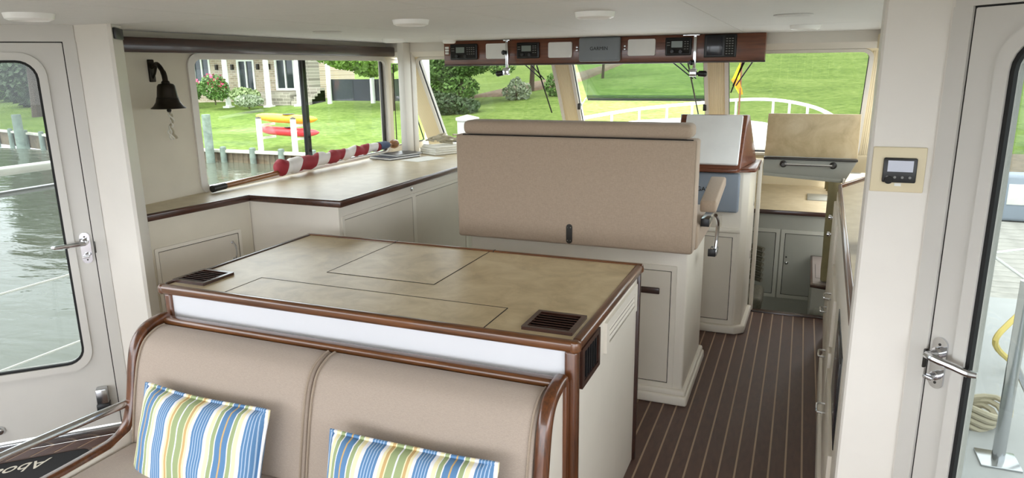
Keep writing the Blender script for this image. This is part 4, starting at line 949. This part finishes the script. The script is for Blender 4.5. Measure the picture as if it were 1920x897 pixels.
# ------------------------------------------------------------------ house
ho = thing('brick_house',(-38,43,-0.3),'tan brick house with white porch columns beyond the lawn','house')
HY = 42.0; hz0=-0.6
ops = [(-43.35,-41.75,0.95,2.75),(-39.05,-37.55,0.30,2.55),(-35.55,-33.9,0.42,2.58)]
hx0,hx1,hzt = -52.0,-32.4,4.2
wm = MB()
def wall_with(m_,x0,x1,z0,z1,ops,y0,y1):
    xs_ = [x0]+[v for o in ops for v in o[:2]]+[x1]
    for i in range(0,len(xs_),2): m_.box(xs_[i],xs_[i+1],y0,y1,z0,z1)
    for a,b_,c,d in ops: m_.box(a,b_,y0,y1,z0,c); m_.box(a,b_,y0,y1,d,z1)
wall_with(wm,hx0,hx1,hz0,hzt,ops,HY,HY+0.25)
wm.box(hx0,hx1,HY+5,HY+5.2,hz0,hzt); wm.box(hx1-0.25,hx1,HY+0.25,HY+5,hz0,hzt)
wm.build('wall','brick_wall',ho)
for a,b_,c,d in ops:
    wd_ = MB().ring(Vector((0,HY,0)),X,Z,-Y,(a+0.1,b_-0.1,c+0.1,d-0.1,0.01),(a-0.06,b_+0.06,c-0.06,d+0.06,0.01),-0.1,0.06).build('window','house_white',ho)
    MB().box((a+b_)/2-0.06,(a+b_)/2+0.06,HY-0.05,HY+0.05,c+0.05,d-0.05).build('mullion','house_white',wd_)
    for q0,q1 in ((a+0.08,(a+b_)/2),((a+b_)/2,b_-0.08)): MB().box(q0,q1,HY+0.04,HY+0.07,c+0.08,d-0.08).build('pane','house_glass',wd_)
MB().box(-36.2,-32.6,39.7,HY,hz0,0.30).build('terrace_base','stone_base',ho)
for cx_ in (-41.4,-37.6,-34.0,-31.4):
    base_z = gh(cx_,39.2)
    yy = 39.2
    c_ = MB().lathe([(0.21,base_z-0.3),(0.21,base_z+0.15),(0.185,base_z+0.2),(0.17,3.6)],(cx_,yy,0),16).build('column','house_white',ho)
    MB().box(cx_-0.28,cx_+0.28,yy-0.28,yy+0.28,base_z-0.3,base_z+0.1).build('column_base','house_white',c_)
MB().box(hx0,-32.4,38.8,HY+0.2,3.6,4.0).build('porch_roof','house_white',ho)
MB().prism([(hx0-0.5,38.4,4.0),(hx0-0.5,HY+3,7.0),(hx0-0.5,HY+6,4.0)],(hx1-hx0+1,0,0)).build('roof','roof_shingle',ho)
for lx in (-41.0,-39.5,-37.1,-36.1): 
    l_ = MB().box(lx-0.09,lx+0.09,HY-0.2,HY,1.85,2.25,0.02).build('lantern','lantern',ho)
for i in range(5): MB().box(-32.3,-30.8,39.4+0.32*i,41.2,hz0,-0.15+0.18*i).build('stone_step','stone_base',ho)
MB().box(-32.4,-31.9,41.0,42.2,hz0,3.9).build('chimney','stone_base',ho)
# dark screen fence right of the house
fe = thing('screen_fence',(-28,40,-0.4),'dark mesh screen fence with white posts right of the house','fence')
for i,xx in enumerate((-29.4,-27.6,-25.8,-24.0)):
    MB().box(xx,xx+1.76,40.0,40.06,-0.25,1.15).build('mesh_panel','mesh_screen',fe)
for xx in (-29.4,-26.0): MB().lathe([(0.16,-0.6),(0.15,2.9 if xx<-29 else 1.75)],(xx,39.8,0),10).build('post','house_white',fe)
# ------------------------------------------------------------------ planting
def leaves(name,mat,parent,blobs,n,size,seed,flat=0.6):
    r_ = random.Random(seed); m_ = MB(); bm = m_.bm
    tot = sum(b[3]*b[4]*b[5] for b in blobs)
    for (cx_,cy_,cz_,rx,ry,rz) in blobs:
        for _ in range(max(8,int(n*rx*ry*rz/tot))):
            while True:
                v = Vector((r_.uniform(-1,1),r_.uniform(-1,1),r_.uniform(-1,1)))
                if 0.25 < v.length < 1: break
            v = v.normalized()*(v.length**0.5)
            p = Vector((cx_+v.x*rx,cy_+v.y*ry,cz_+v.z*rz))
            a = Vector((r_.uniform(-1,1),r_.uniform(-1,1),r_.uniform(-1,1))).normalized(); b_ = a.orthogonal().normalized()
            s_ = size*r_.uniform(0.6,1.3)
            vs = [bm.verts.new(p+q) for q in (a*s_,b_*s_*flat,-a*s_,-b_*s_*flat)]
            bm.faces.new(vs)
    bm.normal_update()
    o = m_.build(name,mat,parent,180); o['kind'] = 'stuff'; return o
def bush(nm,x_,y_,blobs,n,size,mat,label,cat,group,seed,flowers=None,z_=None):
    z0 = gh(x_,y_) if z_ is None else z_
    t_ = thing(nm,(x_,y_,z0),label,cat,group)
    B=[(x_+b[0],y_+b[1],z0+b[2],b[3],b[4],b[5]) for b in blobs]
    leaves('foliage',mat,t_,B,n,size,seed)
    MB().tube([(x_,y_,z0-0.2),(x_,y_,z0+blobs[0][2])],0.05,6).build('stem','bark',t_)
    if flowers: leaves('blossom',flowers,t_,[(x_+b[0],y_+b[1],z0+b[2]+b[5]*0.6,b[3]*0.8,b[4]*0.8,b[5]*0.5) for b in blobs],70,0.11,seed+1,0.9)
    return t_
bush('rose_bush',-37.6,38.0,[(0,0,1.0,1.05,0.8,0.85),(0.5,0,0.7,0.7,0.6,0.6)],1500,0.10,'leaf_mid','round green bush with pink blossom in front of the house','bush','shrubs by the house',21,'petal_pink',-0.3)
bush('rose_bush',-40.2,38.4,[(0,0,0.8,0.9,0.7,0.8)],1100,0.10,'leaf_mid','smaller pink-flowered bush at the left edge of the side window','bush','shrubs by the house',22,'petal_pink',-0.3)
bush('hosta_clump',-38.4,36.3,[(0,0,0.30,0.65,0.5,0.32)],500,0.11,'leaf_pale','low pale clump between the two flowering bushes','bush','shrubs by the house',23,None,-0.35)
bush('ornamental_grass',-34.9,37.9,[(-0.3,0,0.55,0.9,0.6,0.5),(0.4,0,0.5,0.8,0.6,0.45)],1500,0.10,'leaf_pale','feathery pale grass clump in front of the porch column','bush','shrubs by the house',24,None,-0.35)
bush('hosta_clump',-33.4,36.6,[(0,0,0.32,1.05,0.6,0.36)],900,0.13,'leaf_silver','broad silvery hosta clump at the foot of the porch','bush','shrubs by the house',25,None,-0.45)
def tree(x_,y_,h,crown,n,size,mat,label,seed,tr=0.18):
    z0 = gh(x_,y_); t_ = thing('tree',(x_,y_,z0),label,'tree','trees beyond the boat')
    MB().tube(curve_pts([(x_,y_,z0-0.3),(x_+0.1,y_,z0+h*0.3),(x_-0.1,y_+0.1,z0+h*0.7)],3),[tr*(1-0.07*i) for i in range(7)],8).build('trunk','bark',t_)
    leaves('crown',mat,t_,[(x_+b[0],y_+b[1],z0+b[2],b[3],b[4],b[5]) for b in crown],n,size,seed)
tree(-22.9,37.0,6,[(-0.8,0,3.9,2.6,2.0,1.7),(-2.6,0,3.5,2.0,1.7,1.1),(-4.3,0,3.9,1.9,1.6,1.0),(-1.6,0.5,2.9,1.6,1.2,0.9)],9000,0.15,'leaf_light','light green leafy tree over the dark screen fence',31)
tree(-53.0,36.0,9,[(0,0,6.5,3.0,2.6,3.0)],1500,0.28,'leaf_dark','dark tree with a thick trunk seen through the left door',32,0.45)
for k_,(tx,ty,lb) in enumerate(((-84,53,'distant tree furthest left on the far bank'),(-70.5,46.5,'distant tree second from the left on the far bank'),(-61,42.2,'distant tree on the far lawn behind the door-glass piling'),(-94,62,'tall distant tree rearmost on the far bank'))):
    tree(tx,ty,9,[(0,0,2.6,4.2,2.6,3.0),(2.2,0,5.6,3.2,2.6,2.8),(-2.4,0.5,5.0,3.0,2.6,2.8)],5000,0.32,'leaf_mid' if k_ % 2 else 'leaf_dark',lb,60+k_,0.35)
tree(-21.6,40.6,7,[(0,0,4.2,1.7,1.5,1.6),(-0.5,0,2.6,1.3,1.2,1.2),(0.5,0,1.0,1.3,1.2,1.1)],5000,0.15,'leaf_dark','dark leafy tree behind the white pole outside the corner window',34)
tree(-18.8,38.0,7,[(-0.6,0,2.4,1.5,1.3,1.3),(0.8,0,2.9,1.6,1.3,1.1),(1.9,0.3,3.5,1.5,1.3,0.9),(-1.4,0,1.0,1.3,1.1,0.9),(0.2,-0.4,1.1,1.2,1.0,0.7),(-0.4,0.3,3.9,1.6,1.4,1.0),(2.7,0,2.3,0.8,0.8,0.5)],10000,0.12,'leaf_mid','mid green bushy tree filling the left windshield pane',35)
tree(-16.0,42.5,7,[(-0.5,0,3.4,1.5,1.2,0.9),(1.2,0,3.9,1.4,1.2,0.8),(-2.0,0,3.9,1.3,1.2,0.9),(0.3,0,2.5,0.8,0.8,0.5)],4500,0.13,'leaf_light','light green tree high in the left windshield pane',36)
tree(-12.6,47.0,8,[(0,0,3.6,2.6,2.0,1.7)],1500,0.13,'leaf_pale','thin sparse tree on the bank beside the overhead panel',37,0.1)
bush('shrub',-15.6,39.0,[(0,0,0.6,0.5,0.5,0.7),(0.5,0,0.5,0.4,0.4,0.5),(-0.5,0,0.4,0.4,0.4,0.4)],700,0.10,'leaf_silver','small silvery shrub on the bank in the left windshield pane','bush','shrubs on the bank',41)
bush('shrub',-17.6,35.0,[(-0.4,0,0.5,0.9,0.8,0.6),(0.6,0,0.4,0.8,0.7,0.5),(-1.3,0.2,0.5,0.7,0.7,0.7)],2200,0.11,'leaf_dark','low dark green shrub under the bushy tree','bush','shrubs on the bank',42)
bush('shrub',-13.2,39.8,[(0,0,0.6,0.9,0.8,0.8)],900,0.10,'leaf_mid','small green shrub on the mulch bank','bush','shrubs on the bank',43)
# mulch bank draped on the slope
mb_ = MB(); bm = mb_.bm; g={}
for i in range(25):
    for j in range(13):
        u,v = i/24,j/12; x_ = -20.5+6.6*u+1.5*v; y_ = 39.5+3.5*u+0.8*math.sin(u*9)+(9+4*u)*v
        e_ = min(u,1-u,v,1-v); g[i,j]=bm.verts.new((x_,y_,gh(x_,y_)+0.03+(0.10 if e_>0.02 else -0.2)))
for i in range(24):
    for j in range(12): bm.faces.new((g[i,j],g[i+1,j],g[i+1,j+1],g[i,j+1]))
struct(mb_.build('mulch_bank','mulch',None,80),'brown leaf-littered bank under the trees','bank')
# tall white pole
fp_ = thing('flagpole',(-15.2,27.5,-1.6),'tall white pole outside the left corner window','pole')
MB().lathe([(0.17,-1.9),(0.15,6.0)],(-15.2,27.5,0),12).build('shaft','house_white',fp_)
MB().box(-15.32,-15.05,27.3,27.45,-0.55,-0.30).build('cleat','steel',fp_)
# ------------------------------------------------------------------ boat exterior
fd = struct(MB().prism([(-3.0,5.78,0.95),(0.45,5.78,0.95),(0.35,7.8,0.95),(-0.45,9.9,0.95),(-1.25,10.9,0.95),(-2.1,9.9,0.95),(-2.9,7.8,0.95)],(0,0,0.07),0.02,3).build('foredeck','deck_white'),'white moulded foredeck beyond the windshield','deck')
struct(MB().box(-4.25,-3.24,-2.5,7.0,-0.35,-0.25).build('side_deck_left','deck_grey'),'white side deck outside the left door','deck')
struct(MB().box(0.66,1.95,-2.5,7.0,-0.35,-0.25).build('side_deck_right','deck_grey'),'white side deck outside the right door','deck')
br = thing('bow_rail',(-1.2,9.0,0.9),'white tubular bow rail around the foredeck','rail')
rp_ = [(-2.75,7.4,1.08),(-2.5,8.4,1.14),(-2.05,9.6,1.19),(-1.45,10.3,1.23),(-0.85,10.2,1.29),(-0.35,9.6,1.32),(0.05,8.7,1.30),(0.27,7.8,1.25),(0.36,6.9,1.18)]
MB().tube(curve_pts(rp_,4),0.020,8).build('top_rail','house_white',br)
for q in rp_[1:-1]+[(-2.28,9.0,1.165),(-1.75,10.0,1.21),(-0.15,9.2,1.31)]:
    MB().tube([(q[0],q[1],1.01),q],0.015,8).build('stanchion','house_white',br)
bu = thing('burgee',(-0.63,7.95,1.02),'yellow and orange burgee on a thin bow staff','flag')
MB().tube([(-0.63,7.95,1.015),(-0.63,7.95,1.80)],0.010,8).build('staff','pole_wood',bu)
def cloth(x0,z0,pts,mat,th=0.004):
    return MB().prism([(x0+p[0],7.95+0.02*math.sin(p[1]*30),z0+p[1]) for p in pts],(0,th,0)).build('cloth',mat,bu)
cloth(-0.64,1.45,[(0,0.0),(-0.04,0.06),(-0.075,0.16),(-0.04,0.26),(-0.005,0.33),(0.0,0.2)],'yellow_cloth')
cloth(-0.641,1.448,[(0.04,0.0),(0.02,0.0),(-0.085,0.15),(-0.06,0.19),(0.0,0.14),(0.03,0.05)],'orange_cloth',0.006)
# wipers hung outside the panes
def wiper(x_,lean,label,L_=0.36,blade=0.40):
    wp = thing('windshield_wiper',(x_,5.35,1.7),label,'wiper','windshield wipers')
    o_ = lambda u,v: Ow+X*u+Vw*v-Nw*0.075
    t0 = vv(1.82); ax = (x_,t0); e = (x_+lean,t0-L_)
    for dx in (0,0.07): MB().tube([o_(x_+dx,t0),o_(x_+lean+dx*0.3,t0-L_)],0.005,6).build('arm','black_plastic',wp)
    MB().tube([o_(x_+lean*0.62+0.05,t0-0.02),o_(x_+lean*1.12,t0-blade-0.16)],0.006,6).build('blade','dark_metal',wp)
    MB().lathe([(0.02,-0.03),(0.02,0.02)],o_(x_,t0),10,Nw).build('spindle','black_plastic',wp)
wiper(-2.13,0.20,'black wiper hanging in the left windshield pane',0.24)
wiper(-1.0,0.24,'black wiper hanging in the centre windshield pane',0.24)
wiper(-0.36,-0.12,'black wiper hanging in the right windshield pane',0.30,0.2)
# left side deck rail and lines seen through the left door
lr = thing('side_rail',(-4.15,2.5,-0.25),'side deck rail with lifelines outside the left door','rail')
MB().box(-4.19,-4.10,-2,3.3,1.195,1.24,0.012,3).build('cap_rail','weathered_white',lr)
MB().tube([(-4.15,-2,1.09),(-4.15,3.3,1.09)],0.018,8).build('mid_rail','steel',lr)
for zz in (0.53,0.09): MB().tube([(-4.15,-2,zz),(-4.15,3.3,zz)],0.007,6).build('lifeline','house_white',lr)
for yy in (-1.2,0.6,3.28): MB().tube([(-4.15,yy,-0.25),(-4.15,yy,1.2)],0.016,8).build('stanchion','steel',lr)
# right side: stanchion, lines, dock
st_ = thing('deck_stanchion',(1.072,3.943,-0.25),'steel deck stanchion on a square foot outside the right door','stanchion')
def rpt(u,w,n=0): return Vector((0.373,2.104,0))+Vector((s2,-s2,0))*u+Vector((s2,s2,0))*n+Z*w
sx_,sy_ = 1.072,3.943
MB().obox(Vector((sx_,sy_,-0.25)),X,Y,Z,-0.09,0.09,-0.09,0.09,0.0,0.012,0.003).build('foot','steel',st_)
MB().tube([(sx_,sy_,-0.24),(sx_,sy_,0.72)],0.030,12).build('tube','steel',st_)
MB().tube([(sx_,sy_,0.30),(sx_+0.30,sy_+0.3,-0.24)],0.016,8).build('brace','steel',st_)
cr = thing('coiled_dock_line',(1.04,4.38,-0.25),'coiled pale dock line on the right side deck','rope')
for k in range(4):
    P=[(1.02+0.02*k+(0.10+0.01*k)*math.cos(a),4.38+(0.12)*math.sin(a),-0.235+0.03*k+0.02*math.sin(2*a)) for a in [2*pi*i/14 for i in range(14)]]
    MB().tube(P,0.017,7,True).build('coil','rope',cr)
yl = tag(MB().tube(curve_pts([(1.45,5.3,-0.22),(1.22,4.9,0.05),(1.30,5.0,0.16),(1.5,5.3,0.22),(1.9,5.9,0.25)],5),0.018,7).build('hose','rope_yellow'),'yellow hose looped outside the right door','hose')
for q,(a,b_) in enumerate((((0.75,4.6,0.62),(2.2,6.6,0.40)),((0.72,4.2,0.95),(1.9,3.8,0.15)))):
    tag(MB().tube([a,b_],0.008,6).build('mooring_line','house_white'),'white mooring line outside the right door, %s one' % ('lower' if q==0 else 'steeper'),'line','mooring lines')
dkk = thing('dock',(4,10,-1.0),'grey weathered plank dock outside the right door','dock')
dsrc=None
for i in range(64):
    yy = 3.0+0.26*i
    if dsrc is None: dsrc = MB().box(2.15,6.4,yy,yy+0.235,-0.95,-0.90,0.008,1).build('plank','dock_wood',dkk); y00=yy
    else: piece(dsrc,'plank',dkk,(random.uniform(-0.02,0.02),yy-y00,random.uniform(-0.004,0.004)))
for yy in (4,9,14,19): MB().lathe([(0.16,-2.8),(0.16,-0.95)],(2.4,yy,0),10).build('pile','piling_wood',dkk)
struct(MB().box(2.2,6.3,3.0,25.3,-1.15,-0.951).build('dock_frame','seawall_wood'),'timber framing under the plank dock','dock')
pd = thing('power_pedestal',(3.55,14.2,-0.9),'grey dock power pedestal seen through the right door glass','pedestal')
MB().box(3.25,3.80,14.0,14.5,-0.89,-0.10,0.06,3).build('cabinet','cover_blue',pd)
MB().box(3.32,3.73,13.985,13.999,-0.6,-0.25,0.005).build('outlet_panel','weathered_white',pd)
tag(MB().box(4.3,5.3,12.0,13.2,-0.89,-0.45,0.06,3).build('dock_box','weathered_white'),'white dock box beside the power pedestal','dock box')
